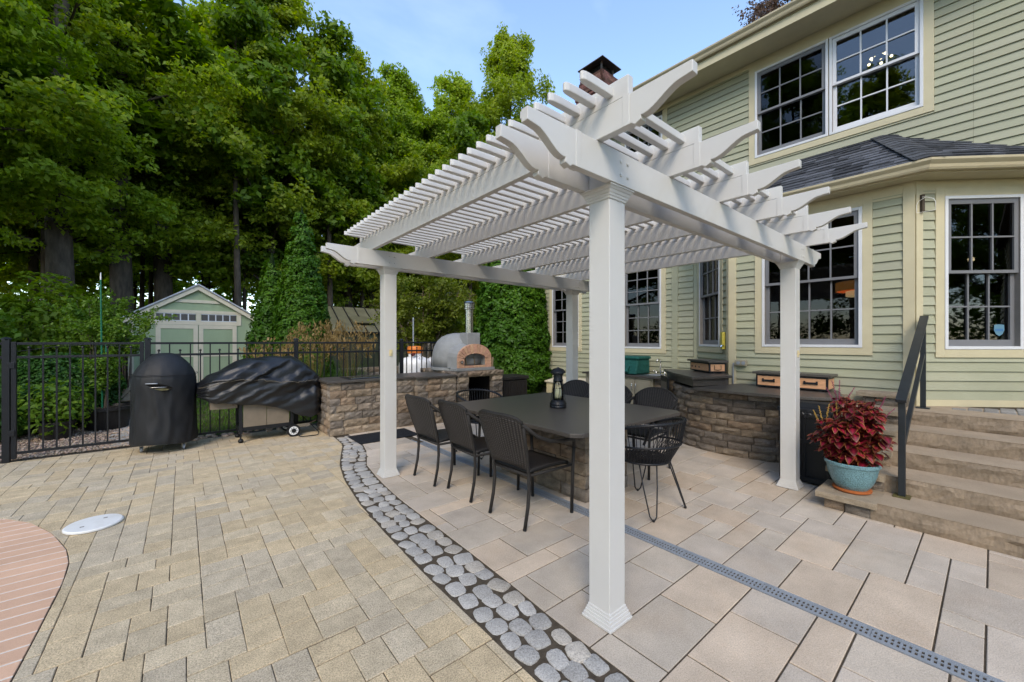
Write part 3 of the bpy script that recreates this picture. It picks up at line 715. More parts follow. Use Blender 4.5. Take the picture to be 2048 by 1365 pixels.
# bay roof: deck and separate shingles
EO = .345; ez = 3.455; AZ = 4.315
e0 = (XB - EO, BY0 - EO * t22); e1 = (XB - EO, BY1 + EO * t22); rise = AZ - ez; run = XM - (XB - EO)
a0 = (XM - .004, e0[1] + run * t22); a1 = (XM - .004, e1[1] - run * t22); w0 = (XM - .004, e0[1] - run); w1 = (XM - .004, e1[1] + run)
roof = MB().add([(*e0, ez), (*e1, ez), (*a1, AZ), (*a0, AZ), (*w0, ez), (*w1, ez)], [(0, 1, 2, 3), (0, 3, 4), (1, 5, 2), (0, 4, 5, 1), (4, 3, 2, 5)]).build('bay_roof', 'sheathing', house)
def shingle_plane(A, B, T0, T1, nz):
    """courses of random-width tabs on the plane whose eave runs A->B and whose top runs T0->T1"""
    A, B, T0, T1 = map(Vector, (A, B, T0, T1)); up = ((T0 + T1) / 2 - (A + B) / 2); e = (B - A).normalized(); up = (up - e * up.dot(e)); Lup = up.length; up.normalize(); nrm = e.cross(up)
    if nrm.z < 0: nrm = -nrm
    n = int(Lup / .118)
    for k in range(n + 1):
        d0 = k * .118 - .01; d1 = min(d0 + .125, Lup + .002)
        if d1 - d0 < .03: continue
        def ends(d):
            t = max(0, d) / Lup; return (T0 * t + A * (1 - t) - A).dot(e), (T1 * t + B * (1 - t) - A).dot(e)
        s0, s1 = ends(d0); s0b, s1b = ends(d1); s = s0
        while s < s1 - .02:
            w = random.uniform(.12, .34); se = min(s + w, s1); th = random.choice((.006, .011, .014)); ta, tb = max(s, min(s0b, s0 + 9)), min(se, s1b)
            if s0b > s: ta = s0b if s0b < se else None
            lo0, lo1 = max(s, s0), min(se, s1)
            if ta is None or tb <= ta + .004:
                hi = [(lo0 + lo1) / 2] * 2; hi = [max(min(hi[0], s1b), s0b)] * 2
                hi = [min(max(hi[0], lo0), lo1)] * 2; hi = [hi[0] - .001, hi[1] + .001]
            else: hi = [ta, tb]
            g = .0012; q = [A + e * (lo0 + g) + up * d0, A + e * (lo1 - g) + up * d0, A + e * (hi[1] - g) + up * d1, A + e * (hi[0] + g) + up * d1]
            lift = [.012 + th, .012 + th, .004 + th * .5, .004 + th * .5]; V = [p + nrm * .002 for p in q] + [p + nrm * l for p, l in zip(q, lift)]
            b = MB(); b.add(V, [(3, 2, 1, 0), (4, 5, 6, 7), (0, 1, 5, 4), (1, 2, 6, 5), (2, 3, 7, 6), (3, 0, 4, 7)]); v = random.choice((.65, .8, .95, 1.1, 1.35, 1.5)); b.build('shingle', 'shingle', roof, tint=(v, v, v * 1.03)); s = se
shingle_plane((*e0, ez), (*e1, ez), (*a0, AZ), (*a1, AZ), 1)
shingle_plane((*w0, ez), (*e0, ez), (a0[0], a0[1] - .0, AZ), (*a0, AZ), 1)
shingle_plane((*e1, ez), (*w1, ez), (*a1, AZ), (*a1, AZ), 1)
for P, T in ((e0, a0), (e1, a1)):           # hip caps
    p, t = Vector((*P, ez)), Vector((*T, AZ)); d = (t - p); Lh = d.length; d.normalize(); sd = d.cross(Vector((0, 0, 1))).normalized(); k = 0
    while k * .12 < Lh - .05:
        q = p + d * (k * .12); r_ = p + d * min(Lh, k * .12 + .15); b = MB(); z = Vector((0, 0, .026)); zl = Vector((0, 0, -.012))
        b.add([q + sd * .13 + zl + z, q + z * 1.35, q - sd * .13 + zl + z, r_ + sd * .13 + zl + z * .55, r_ + z * .8, r_ - sd * .13 + zl + z * .55], [(0, 1, 4, 3), (1, 2, 5, 4)])
        v = random.choice((.8, 1.0, 1.2)); o = b.build('shingle', 'shingle', roof, tint=(v, v, v)); so_ = o.modifiers.new('s', 'SOLIDIFY'); so_.thickness = .007; k += 1
# main eave: soffit, frieze, fascia, gutter and roof
MB().box((6.955, -6, 6.185), (XM - .002, YL + .3, 6.205)).build('soffit', 'cream', house)
MB().box((6.930, -6, 6.165), (6.953, YL + .3, 6.345)).build('fascia', 'cream', house, bevel=.002)
for y0 in np.arange(-6, YL, .02 * 400): pass
gutter([(6.929, -6, 6.305), (6.929, YL + .3, 6.305)], [(-1, 0), (-1, 0)])
for a, b_ in ((-6, .329), (2.486, 3.944), (4.997, 6.0), (7.06, YL)): board((XM, 0), UY, NX, a, b_, 6.10, 6.184, proud=.024, name='frieze_board')
b = MB(); b.prism([(6.90, -6.2, 6.40), (11.6, -6.2, 8.95), (16.3, -6.2, 6.40), (16.3, -6.2, 6.30), (11.6, -6.2, 8.85), (6.90, -6.2, 6.30)], (0, YL + 6.5, 0)); b.build('roof', 'shingle', house, tint=(1, 1, 1))
# shell that closes the rooms
b = MB(); b.box((XM, YL - .1, 0), (15.8, YL, 6.4)); b.box((XM, -6, 0), (15.8, -5.9, 6.4)); b.box((11.2, -5.9, 0), (11.3, YL - .1, 6.4)); b.build('room_wall', 'room', house)
b = MB(); b.box((7.32, -5.9, 3.42), (11.2, YL - .1, 3.52)); b.box((XM + .01, -5.9, 6.2), (11.2, YL - .1, 6.28))
b.prism([(XB + .12, BY0 + .06, 3.375), (XB + .12, BY1 - .06, 3.375), (XM, BY1 + .8, 3.375), (XM, BY0 - .8, 3.375)], (0, 0, .05)); b.build('room_ceiling', 'room', house)
b = MB(); b.box((XM - .0, -5.9, .70), (11.2, YL - .1, .78)); b.prism([(XB + .12, BY0 + .06, .70), (XB + .12, BY1 - .06, .70), (XM, BY1 + .8, .70), (XM, BY0 - .8, .70)], (0, 0, .08)); b.build('room_floor', 'floor_wood', house)
# gable wall at the far end
b = MB(); b.prism([(XM + .05, YL - .05, 6.3), (11.6, YL - .05, 8.8), (15.8, YL - .05, 6.3)], (0, .1, 0)); b.build('gable', 'sage', house, tint=(1, 1, 1))
# chimney with corbelled courses
chim = MB().box((9.62, 7.10, 6.6), (10.44, 7.92, 9.32)).build('chimney', 'sheathing', house)
def brick_course(x0, x1, y0, y1, z, h, seed):
    rr = random.Random(seed); off = .0 if seed % 2 else .1
    for (ax, ay, bx, by) in ((x0, y0, x1, y0), (x0, y1, x0, y0), (x1, y0, x1, y1)):
        Ln = math.hypot(bx - ax, by - ay); ux, uy = (bx - ax) / Ln, (by - ay) / Ln; s = -off
        while s < Ln - .01:
            a, b_ = max(0, s), min(Ln, s + .20); s += .208
            if b_ - a < .03: continue
            nx, ny = uy, -ux; v = rr.uniform(.6, 1.4); b = MB(); b.obox((ax + ux * a, ay + uy * a, z), (ux * (b_ - a), uy * (b_ - a), 0), (-nx * .08, -ny * .08, 0), (0, 0, h)); b.build('brick', 'brick_red', chim, tint=(v, v * rr.uniform(.85, 1.05), v * .95))
corb = [.0, .0, .0, .02, .045, .07, .095, .12, .10, .07, .04, .012, -.012]
for k, q in enumerate(corb):
    brick_course(9.60 - q, 10.46 + q, 7.08 - q, 7.94 + q, 8.30 + k * .092, .082, k)
b = MB(); 
for dx in (0, 1):
    for dy in (0, 1): b.box((9.72 + dx * .56, 7.20 + dy * .56, 9.48), (9.76 + dx * .56, 7.24 + dy * .56, 9.80))
b.box((9.68, 7.16, 9.47), (10.38, 7.86, 9.52)); sq(b, 10.03, 7.51, .47, .46, 9.80, 9.83); sq(b, 10.03, 7.51, .45, .40, 9.83, 9.86); b.build('chimney_cap', 'rusty_cap', house)
b = MB(); sq(b, 10.03, 7.51, .24, .24, 9.5, 9.805); b.build('spark_screen', 'soot_and_shade', house)
# sticker in the side window, lamp in the bay room, light fitting upstairs
o_ = Vector((XB, BY0, 0)); d_ = V2(dR); n_ = V2(nR); q = o_ + d_ * .945 + n_ * -.040
b = MB(); sh = [(-.052, .062), (0, .068), (.052, .062), (.055, .0), (.035, -.045), (0, -.068), (-.035, -.045), (-.055, 0)]
b.prism([(q.x + d_.x * u, q.y + d_.y * u, 1.625 + z) for u, z in sh], n_ * .002); st_ = b.build('sticker', 'sticker_blue', house)
b = MB(); b.prism([(q.x + d_.x * u + n_.x * .0025, q.y + d_.y * u + n_.y * .0025, 1.625 + z) for u, z in ((-.042, -.012), (.042, -.012), (.042, .016), (-.042, .016))], n_ * .0008); b.build('sticker_band', 'sticker_band', house)
hw = lambda x, y, z: (*rot2(x, y), z)
pl = thing('pendant_lamp', hw(7.75, 1.02, 2.15), 'lit round drum pendant lamp hanging behind the wide bay window', 'lamp')
cx, cy, _ = hw(7.75, 1.02, 0)
MB().lathe([(.36, 0), (.36, .13), (.345, .13), (.345, .0)], (cx, cy, 2.24), 36).build('shade', 'lamp_shade', pl, smooth=True, angle=40)
MB().lathe([(.24, 0), (.24, .09), (.01, .09)], (cx, cy, 2.165), 32).build('diffuser', 'lamp_disc', pl, smooth=True, angle=40)
MB().tube([(cx, cy, 2.3), (cx, cy, 3.41)], .006, 6).build('cord', 'black_metal', pl)
cl_ = thing('ceiling_light', hw(8.6, .98, 6.2), 'lit ceiling light seen through the upper white sash window', 'lamp'); cx, cy, _ = hw(8.6, .98, 0)
MB().lathe([(.03, 0), (.10, .0), (.11, .03), (.02, .08)], (cx, cy, 6.02), 20).build('canopy', 'chrome', cl_, smooth=True)
for k in range(5):
    a = k * 1.2566; MB().lathe([(.005, -.018), (.016, -.012), (.021, 0), (.015, .015), (.004, .018)], (cx + .14 * math.cos(a), cy + .14 * math.sin(a), 6.0), 12).build('bulb', 'bulb', cl_, smooth=True)
k_ = thing('small_lamp', hw(8.1, .02, 2.6), 'small lit halogen spot seen through the bay side window', 'lamp'); cx, cy, _ = hw(8.1, .02, 0)
MB().lathe([(.012, 0), (.03, .01), (.032, .04), (.012, .06)], (cx, cy, 2.56), 14).build('reflector', 'bulb', k_, smooth=True); MB().tube([(cx, cy, 2.62), (cx, cy, 3.42)], .006, 6).build('rod', 'black_metal', k_)
# bird feeder bracket, outlet, wall box
b = MB(); q = o_ + d_ * .03 + n_ * .03
fb_ = thing('feeder_hanger', hw(q.x, q.y, 3.1), 'bent white wire hanger on a brown bracket on the bay corner', 'hanger')
wq = lambda p, z: hw(p.x, p.y, z)
p0 = q + n_ * .03
MB().obox(wq(q, 2.98), Vector(hw(d_.x, d_.y, 0)) * .03, Vector(hw(n_.x, n_.y, 0)) * .03, (0, 0, .20)).build('bracket', 'bark', fb_)
ux = V2(UY) * .075; c_ = q + n_ * .075
path = [c_ + ux * t for t in (-1, -1, -.8, 0, .8, 1, 1)]; zs = [2.97, 3.06, 3.10, 3.135, 3.10, 3.06, 2.97]
MB().tube([wq(p, z) for p, z in zip(path, zs)], .0028, 6, closed=True).build('wire_loop', 'vinyl_dull', fb_)
MB().tube([wq(c_, 3.135), wq(q + n_ * .03, 3.15)], .0028, 6).build('wire_hook', 'vinyl_dull', fb_)
ot = thing('outlet_box', hw(XB - .03, 2.30, 1.17), 'grey weatherproof twin outlet box with conduit on the bay clapboards', 'outlet')
Xo = lambda x, y, z: Vector(hw(x, y, z))
b = MB(); b.obox(Xo(XB - .085, 2.20, 1.13), Xo(.06, 0, 0), Xo(0, .15, 0), (0, 0, .085)); b.build('box', 'beige_metal', ot, bevel=.006)
for y_ in (2.235, 2.305): MB().tube([Xo(XB - .084, y_, 1.172), Xo(XB - .094, y_, 1.172)], .025, 14).build('cover', 'zinc', ot)
MB().tube([Xo(XB - .055, 2.385, 1.17), Xo(XB - .05, 2.39, 1.10), Xo(XB - .045, 2.392, .85)], .010, 8).build('conduit', 'zinc', ot)
wb = thing('meter_box', hw(XB - .05, 2.56, 1.5), 'narrow yellow box with a small tap fixed beside the bay side window', 'box')
q = Vector((XB, BY1, 0)) + V2(dL) * .10 + V2(nL) * .022
b = MB(); b.obox(Xo(q.x, q.y, 1.37), Xo(S2 * .07, S2 * .07, 0), Xo(-S2 * .05, S2 * .05, 0), (0, 0, .27)); b.build('case', 'yellow_plastic', wb, bevel=.006)
p1 = q + V2(nL) * .03 - V2(dL) * .0; MB().tube([Xo(p1.x, p1.y, 1.43), Xo(p1.x - .05, p1.y + .01, 1.43), Xo(p1.x - .07, p1.y + .02, 1.41)], .010, 8).build('tap', 'chrome', wb)

# ------------------------------------------------------------ split-stone work
STONE_T = [(1.0, 1.0, 1.0), (1.15, 1.1, 1.0), (.86, .90, .95), (1.08, .97, .86), (.78, .80, .84), (1.2, 1.17, 1.1)]
def stone_block(parent, pos, nrm, s0, s1, z0, z1, rough=.010, depth=.10, tone=1.0, name='stone', m='splitstone'):
    """one block with a broken face: pos(s), nrm(s) give the face line in plan"""
    nu = max(3, min(7, int((s1 - s0) / .05))); nv = 3; V = []; b = MB(); g = .0045
    rr = np.random.default_rng(int(abs(s0 * 977 + z0 * 3571 + s1 * 77) * 1000) % (2 ** 31)); hv = rr.normal(0, rough * .55, (nv + 1, nu + 1)); base = rr.uniform(-.004, .010)
    for j in range(nv + 1):
        for i in range(nu + 1):
            s = lerp(s0 + g, s1 - g, i / nu); z = lerp(z0 + g * .6, z1 - g * .6, j / nv); edge = i in (0, nu) or j in (0, nv)
            d = base + hv[j, i] + (0 if edge else rough * .9)
            if edge: d = base - .004 + hv[j, i] * .4
            p = pos(s); n = nrm(s); jx = 0 if edge else rr.uniform(-.006, .006)
            V.append((p[0] + n[0] * d, p[1] + n[1] * d, z + jx))
    k = len(V)
    for j in (0, nv):
        for i in range(nu + 1):
            s = lerp(s0 + g, s1 - g, i / nu); p = pos(s); n = nrm(s); V.append((p[0] - n[0] * depth, p[1] - n[1] * depth, lerp(z0 + g * .6, z1 - g * .6, j / nv)))
    F = [(j * (nu + 1) + i, j * (nu + 1) + i + 1, (j + 1) * (nu + 1) + i + 1, (j + 1) * (nu + 1) + i) for j in range(nv) for i in range(nu)]
    for i in range(nu):
        F.append((k + i, k + i + 1, i + 1, i)); a = nv * (nu + 1); F.append((a + i, a + i + 1, k + nu + 1 + i + 1, k + nu + 1 + i))
    F.append(tuple([j * (nu + 1) for j in range(nv + 1)]) + (k + nu + 1, k)); F.append((k + nu, k + 2 * nu + 1) + tuple(j * (nu + 1) + nu for j in range(nv, -1, -1)))
    b.add(V, F); t = STONE_T[int(rr.integers(0, 6))]; v = rr.uniform(.78, 1.22) * tone; b.build(name, m, parent, tint=tuple(q * v for q in t))
def stone_wall(parent, pos, nrm, Ln, z0, z1, n, lens=(.2, .46), **kw):
    h = (z1 - z0) / n
    for k in range(n):
        s = 0; first = True
        while s < Ln - 1e-4:
            w = random.uniform(*lens) * (random.uniform(.4, .9) if first else 1); first = False
            e = s + w
            if Ln - e < lens[0] * .6: e = Ln
            stone_block(parent, pos, nrm, s, e, z0 + k * h, z0 + (k + 1) * h, **kw); s = e
def straight(P, D): return (lambda s: (P[0] + D[0] * s, P[1] + D[1] * s)), (lambda s: (D[1], -D[0]))
# normal is to the right of the walking direction D

# --- grill counter (low stone island with granite top), fireplace-oven base
gc = thing('grill_counter', (2.7, 6.9, 0), 'long stone counter with dark granite top beside the covered grill', 'counter')
CT = .862
stone_wall(gc, *straight((1.77, 6.60), (1, 0)), 1.42, .001, CT - .03, 7)
stone_wall(gc, *straight((1.77, 7.35), (0, -1)), .75, .001, CT - .03, 7)
stone_wall(gc, *straight((3.19, 6.60), (0, -1)), .15, .001, CT - .03, 7, lens=(.13, .2))
stone_wall(gc, *straight((3.19, 6.45), (1, 0)), .78, .001, CT - .03, 7)
MB().box((1.80, 6.63, 0), (3.96, 7.33, CT - .035)).build('core', 'soot_and_shade', gc)
b = MB(); b.prism([(1.72, 6.555, CT - .028), (3.15, 6.555, CT - .028), (3.15, 6.405, CT - .028), (3.965, 6.405, CT - .028), (3.965, 7.40, CT - .028), (1.72, 7.40, CT - .028)], (0, 0, .034)); b.build('granite_top', 'granite', gc, bevel=.004)
b = MB(); b.box((2.10, 6.72, CT + .007), (2.78, 7.22, CT + .013)); b.build('grill_lid', 'black_metal', gc, bevel=.002)
b = MB(); b.box((2.16, 6.78, CT + .0135), (2.72, 7.16, CT + .019)); b.build('grill_grate', 'steel', gc, bevel=.002)

ob_ = thing('oven_base', (4.5, 7.2, 0), 'tall stone plinth with a dark wood niche under the pizza oven', 'plinth')
for k in range(7):
    z0, z1 = .001 + k * .116, .001 + (k + 1) * .116
    for (x0, x1) in ((4.0, 4.24), (4.80, 5.06)): stone_block(ob_, *straight((x0, 6.42), (1, 0)), 0, x1 - x0, z0, z1, rough=.02)
stone_wall(ob_, *straight((4.0, 7.95), (0, -1)), 1.53, .001, .813, 7); stone_wall(ob_, *straight((5.06, 6.42), (0, 1)), 1.53, .001, .813, 7)
stone_wall(ob_, *straight((3.985, 6.405), (1, 0)), 1.09, .815, .915, 1, lens=(.3, .45), rough=.02); stone_wall(ob_, *straight((3.985, 7.96), (0, -1)), 1.555, .815, .915, 1, lens=(.3, .45), rough=.02); stone_wall(ob_, *straight((5.075, 6.405), (0, 1)), 1.555, .815, .915, 1, lens=(.3, .45))
MB().box((4.04, 6.46, .80), (5.02, 7.93, .912)).build('slab', 'cap_stone', ob_)
b = MB(); b.box((4.245, 7.6, .0), (4.795, 7.65, .8)); b.box((4.10, 6.52, 0), (4.235, 7.65, .8)); b.box((4.805, 6.52, 0), (4.96, 7.65, .8)); b.build('niche', 'soot_and_shade', ob_)

ov = thing('pizza_oven', (4.5, 7.1, .915), 'grey domed outdoor pizza oven with brick arch mouth and steel flue', 'oven')
ocx, ocy = 4.47, 7.17
b = MB(); b.box((4.02, 6.50, .917), (4.92, 6.75, .972)); b.build('hearth', 'render_grey', ov, bevel=.006)
MB().lathe([(.56, 0), (.56, .05), (.54, .055)], (ocx, ocy + .02, .917), 40).build('plinth_ring', 'render_grey', ov, smooth=True, angle=30)
prof = [(.535, 0), (.535, .18), (.525, .30), (.49, .42), (.43, .53), (.34, .615), (.22, .67), (.10, .695), (.01, .70)]
MB().lathe(prof, (ocx, ocy + .02, .968), 48).build('dome', 'render_grey', ov, smooth=True)
# barrel neck between dome and arch
arc = lambda r, n, a0=0, a1=math.pi: [(r * math.cos(a0 + (a1 - a0) * k / n), r * math.sin(a0 + (a1 - a0) * k / n)) for k in range(n + 1)]
zc = 1.215
op_ = [(.255, 0), (.255, .165)] + [(.255 * math.cos(a), .165 + .115 * math.sin(a)) for a in np.linspace(0, math.pi, 13)[1:-1]] + [(-.255, .165), (-.255, 0)]
outp = [(.395, 0), (.395, .20)] + [(.395 * math.cos(a), .20 + .27 * math.sin(a)) for a in np.linspace(0, math.pi, 13)[1:-1]] + [(-.395, .20), (-.395, 0)]
b = MB(); zz = .972; yy0, yy1 = 6.575, 6.85; n = len(op_)
o2 = [(x * .97, z * .985) for x, z in outp]
V = [(ocx + x, yy0, zz + z) for x, z in o2] + [(ocx + x, yy0, zz + z) for x, z in op_] + [(ocx + x * 1.15, yy1, zz + z * 1.12) for x, z in outp] + [(ocx + x, yy1, zz + z) for x, z in op_]
F = []
for i in range(n - 1): F += [(i, i + 1, n + i + 1, n + i), (2 * n + i, 2 * n + i + 1, i + 1, i), (n + i, n + i + 1, 3 * n + i + 1, 3 * n + i)]
b.add(V, [f[::-1] for f in F]); b.build('neck', 'render_grey', ov)
# brick arch: jamb bricks and voussoirs, each a mesh
def vous(p0, p1, q1, q0, y0, y1):
    v = random.uniform(.85, 1.12); bb = MB(); P = [(ocx + p[0], y0, zz + p[1]) for p in (p0, p1, q1, q0)]; bb.prism(P, (0, y1 - y0, 0)); bb.build('brick', 'fire_brick', ov, bevel=.003, tint=(v, v * random.uniform(.92, 1.03), v))
m_ = 13; A = np.linspace(0, math.pi, m_ + 1)
for i in range(m_):
    a0_, a1_ = A[i] + .008, A[i + 1] - .008
    vous((.257 * math.cos(a0_), .167 + .115 * math.sin(a0_)), (.392 * math.cos(a0_), .20 + .27 * math.sin(a0_)), (.392 * math.cos(a1_), .20 + .27 * math.sin(a1_)), (.257 * math.cos(a1_), .167 + .115 * math.sin(a1_)), 6.535, 6.60)
for sgn in (-1, 1):
    for k in range(3):
        z0, z1 = k * .0655 + .002, (k + 1) * .0655 - .001
        vous((sgn * .257, z0 + (0 if k else 0)), (sgn * .392, z0), (sgn * .392, z1), (sgn * .257, min(z1, z1)), 6.535, 6.60)
for k in range(5): x0 = -.252 + k * .101; vous((x0, .002), (x0 + .098, .002), (x0 + .098, .045), (x0, .045), 6.535, 6.60)
b = MB(); b.box((ocx - .25, 6.845, .98), (ocx + .25, 6.86, 1.27)); b.box((ocx - .252, 6.62, 1.019), (ocx + .252, 6.845, 1.022)); b.build('firebox', 'soot_and_shade', ov)
for dx in (-.13, .07): MB().tube([(ocx + dx, 6.66, 1.02), (ocx + dx - .03, 6.66, 1.17)], .011, 8).build('log_stand', 'bark_pale', ov)
MB().tube([(ocx - .322, 6.537, 1.09), (ocx - .322, 6.520, 1.09)], .032, 18).build('thermometer', 'chrome', ov)
MB().tube([(ocx - .322, 6.5195, 1.09), (ocx - .322, 6.518, 1.09)], .024, 18).build('dial', 'jamb', ov)
b = MB(); b.box((ocx - .155, 6.60, 1.40), (ocx + .155, 6.87, 1.665)); b.build('flue_block', 'render_grey', ov, bevel=.01)
fx, fy = ocx - .02, 6.73
MB().lathe([(.082, 0), (.082, .47)], (fx, fy, 1.665), 28).build('flue_pipe', 'steel', ov, smooth=True, angle=30)
MB().lathe([(.086, 0), (.112, .01), (.112, .035), (.10, .045), (.10, .085), (.112, .09), (.112, .118), (.095, .125)], (fx, fy, 2.13), 28).build('flue_cowl', 'steel', ov, smooth=True, angle=30)
MB().lathe([(.118, 0), (.122, .008), (.10, .03), (.06, .045), (.01, .052)], (fx, fy, 2.257), 28).build('flue_cap', 'steel', ov, smooth=True, angle=30)

# --- dining table: granite slab on a stone pier
TZ = .772; tb = thing('dining_table', (3.18, 3.05, 0), 'dark granite table on a stone pier under the pergola', 'table')
b = MB(); cc = .07; X0, X1, Y0, Y1 = 2.34, 4.00, 2.045, 4.06
b.prism([(X0 + cc, Y0, TZ - .034), (X1 - cc, Y0, TZ - .034), (X1, Y0 + cc, TZ - .034), (X1, Y1 - cc, TZ - .034), (X1 - cc, Y1, TZ - .034), (X0 + cc, Y1, TZ - .034), (X0, Y1 - cc, TZ - .034), (X0, Y0 + cc, TZ - .034)], (0, 0, .034)); b.build('tabletop', 'granite', tb, bevel=.004)
bx0, bx1, by0, by1 = 2.862, 3.525, 2.40, 3.66
for P, D, Ln in (((bx0, by0), (1, 0), bx1 - bx0), ((bx1, by0), (0, 1), by1 - by0), ((bx1, by1), (-1, 0), bx1 - bx0), ((bx0, by1), (0, -1), by1 - by0)):
    stone_wall(tb, *straight(P, D), Ln, .002, TZ - .036, 6, lens=(.24, .46), rough=.010, tone=.9)
MB().box((bx0 + .05, by0 + .05, 0), (bx1 - .05, by1 - .05, TZ - .036)).build('core', 'soot_and_shade', tb)

# --- curved bar along the bay
bar = thing('stone_bar', (5.9, 2.0, 0), 'curved stone bar with granite top built against the bay', 'bar counter')
bp_ = np.array([(5.80, 1.33), (5.70, 1.55), (5.60, 1.78), (5.525, 2.05), (5.50, 2.30), (5.52, 2.55), (5.60, 2.80), (5.76, 3.02), (5.98, 3.20), (6.30, 3.40)])
bp_ = bp_[::-1]
bp_ = np.vstack([bp_, [(5.88, 1.20), (5.90, 1.16)]])
seg = np.r_[0, np.cumsum(np.linalg.norm(np.diff(bp_, axis=0), axis=1))]; LB = seg[-1]
bpos = lambda s: (float(np.interp(s, seg, bp_[:, 0])), float(np.interp(s, seg, bp_[:, 1])))
def bnrm(s):
    a = bpos(max(0, s - .06)); c_ = bpos(min(LB, s + .06)); d = Vector((c_[0] - a[0], c_[1] - a[1])).normalized(); return (d.y, -d.x) if False else (d.y * 1, -d.x * 1)
def bnrm2(s):
    n = bnrm(s); return n if n[0] < 0 else (-n[0], -n[1])
BZ = .865
stone_wall(bar, bpos, bnrm2, LB, .001, BZ - .035, 9, lens=(.22, .42), rough=.012, depth=.08, tone=.88)
stone_wall(bar, *straight((5.90, 1.16), (1, 0)), .56, .001, BZ - .035, 9, lens=(.2, .4), rough=.012, tone=.85)
core = [(x + .07, y) for x, y in bp_] + [(6.45, 1.2), (6.5, 3.35)]
b = MB(); b.prism([(max(x, 0), max(1.20, min(y, 3.34)), .0) for x, y in core], (0, 0, BZ - .04)); b.build('core', 'soot_and_shade', bar)
ro = lambda X, Y: rot2(X, Y)
tp = [ro(XB - .034, 1.13), (5.66, 1.05)] + [(5.46, 1.30), (5.385, 1.60), (5.35, 1.95), (5.345, 2.30), (5.37, 2.62)] + [ro(XB - .034, 2.28)]
b = MB(); b.prism([(x, y, BZ - .034) for x, y in tp], (0, 0, .034)); b.build('granite_top', 'granite', bar, bevel=.004)
t2 = [(5.395, 2.635), (5.66, 2.90), (5.92, 3.19), (6.30, 3.52), (6.66, 3.78), ro(XM - .60, bayL - .42), ro(XB - .03, 2.50), (6.10, 2.40)]
b = MB(); b.prism([(x, y, .968) for x, y in t2], (0, 0, .034)); b.build('raised_top', 'granite', bar, bevel=.004)
t3 = [(lerp(x, 6.25, .10), lerp(y, 2.95, .10)) for x, y in t2]
b = MB(); b.prism([(x, y, BZ + .001) for x, y in t3], (0, 0, .966 - BZ)); b.build('riser_band', 'granite', bar)
b = MB(); d = Vector((.62, .55, 0)).normalized(); n = Vector((-.55, .62, 0)); p = Vector((5.93, 3.27, .06)); b.obox(p, d * .5, n * .03, (0, 0, .86)); b.build('fridge_door', 'black_resin', bar, bevel=.004)
b = MB(); b.obox(p + n * .031 + d * .05 + Vector((0, 0, .08)), d * .40, n * .004, (0, 0, .70)); b.build('fridge_glass', 'granite', bar)

# --- sink cabinet against the main wall
sk = thing('sink_cabinet', hw(7.1, 4.4, 0), 'beige metal sink cabinet with two doors under a dark counter', 'cabinet', rz=TH, base=(7.1, 4.4, 0))
b = MB(); b.box((6.80, 3.88, .08), (7.42, 5.45, .80)); b.build('carcass', 'beige_metal', sk, bevel=.004)
MB().box((6.84, 3.90, .002), (7.42, 5.43, .079)).build('toe_kick', 'black_resin', sk)
for y0 in (3.92, 4.255, 4.60, 4.935):
    b = MB(); b.box((6.778, y0, .10), (6.799, y0 + .322, .775)); b.build('door', 'beige_metal', sk, bevel=.006)
    b = MB(); b.box((6.772, y0 + .04, .14), (6.7775, y0 + .282, .735)); b.build('door_panel', 'beige_metal', sk, bevel=.004)
for y0 in (4.205, 4.292, 4.885, 4.972):
    MB().tube([(6.772, y0, .70), (6.742, y0, .675), (6.735, y0, .63), (6.742, y0, .585), (6.772, y0, .56)], [.006, .009, .010, .009, .006], 8).build('handle', 'chrome', sk, smooth=True)
MB().box((6.74, 3.60, .805), (7.425, 5.50, .842)).build('counter_top', 'granite', sk, bevel=.004)
b = MB(); b.box((6.86, 3.78, .8425), (7.34, 4.22, .850)); b.build('sink_rim', 'steel', sk, bevel=.003); MB().box((6.92, 3.86, .8505), (7.24, 4.14, .8515)).build('sink_basin', 'zinc', sk)
b = MB(); b.tube([(7.29, 4.0, .851), (7.29, 4.0, 1.10), (7.27, 4.0, 1.14), (7.22, 4.0, 1.155), (7.17, 4.0, 1.13), (7.165, 4.0, 1.08)], .011, 10); b.build('faucet', 'chrome', sk, smooth=True)
for y0 in (3.91, 4.09):
    b = MB(); b.tube([(7.29, y0, .851), (7.29, y0, .90)], .016, 10); b.tube([(7.29, y0, .90), (7.22, y0 + .02, .915)], .008, 8); b.build('tap_handle', 'chrome', sk, smooth=True)
stone_wall(sk, *straight((6.83, 3.86), (0, -1)), .22, .001, .80, 7, lens=(.1, .2)) if False else None
b = MB()
for k in range(7): stone_block(sk, lambda s: (6.84, 3.87 - s), lambda s: (-1, 0), 0, .24, .002 + k * .1145, .002 + (k + 1) * .1145, depth=.3)
gb = thing('green_cover_box', hw(7.05, 4.55, .85), 'dark green canvas covered box on the sink counter', 'box', rz=TH, base=(7.05, 4.55, .8425))
b = MB(); V = [(6.80, 4.24, .844), (6.80, 4.86, .844), (7.32, 4.86, .844), (7.32, 4.24, .844), (6.90, 4.25, 1.14), (6.90, 4.85, 1.14), (7.32, 4.85, 1.14), (7.32, 4.25, 1.14)]
b.add(V, [(0, 1, 2, 3), (7, 6, 5, 4), (0, 4, 5, 1), (1, 5, 6, 2), (2, 6, 7, 3), (3, 7, 4, 0)]); b.build('body', 'green_canvas', gb, bevel=.025)
b = MB(); b.box((6.87, 4.225, 1.13), (7.34, 4.875, 1.19)); b.build('lid', 'green_canvas', gb, bevel=.022)
b = MB(); b.prism([(6.71, 4.40, .90), (6.86, 4.40, 1.03), (6.88, 4.40, .92), (6.80, 4.40, .86)], (0, .44, 0)); b.build('front_pouch', 'green_canvas', gb, bevel=.012)

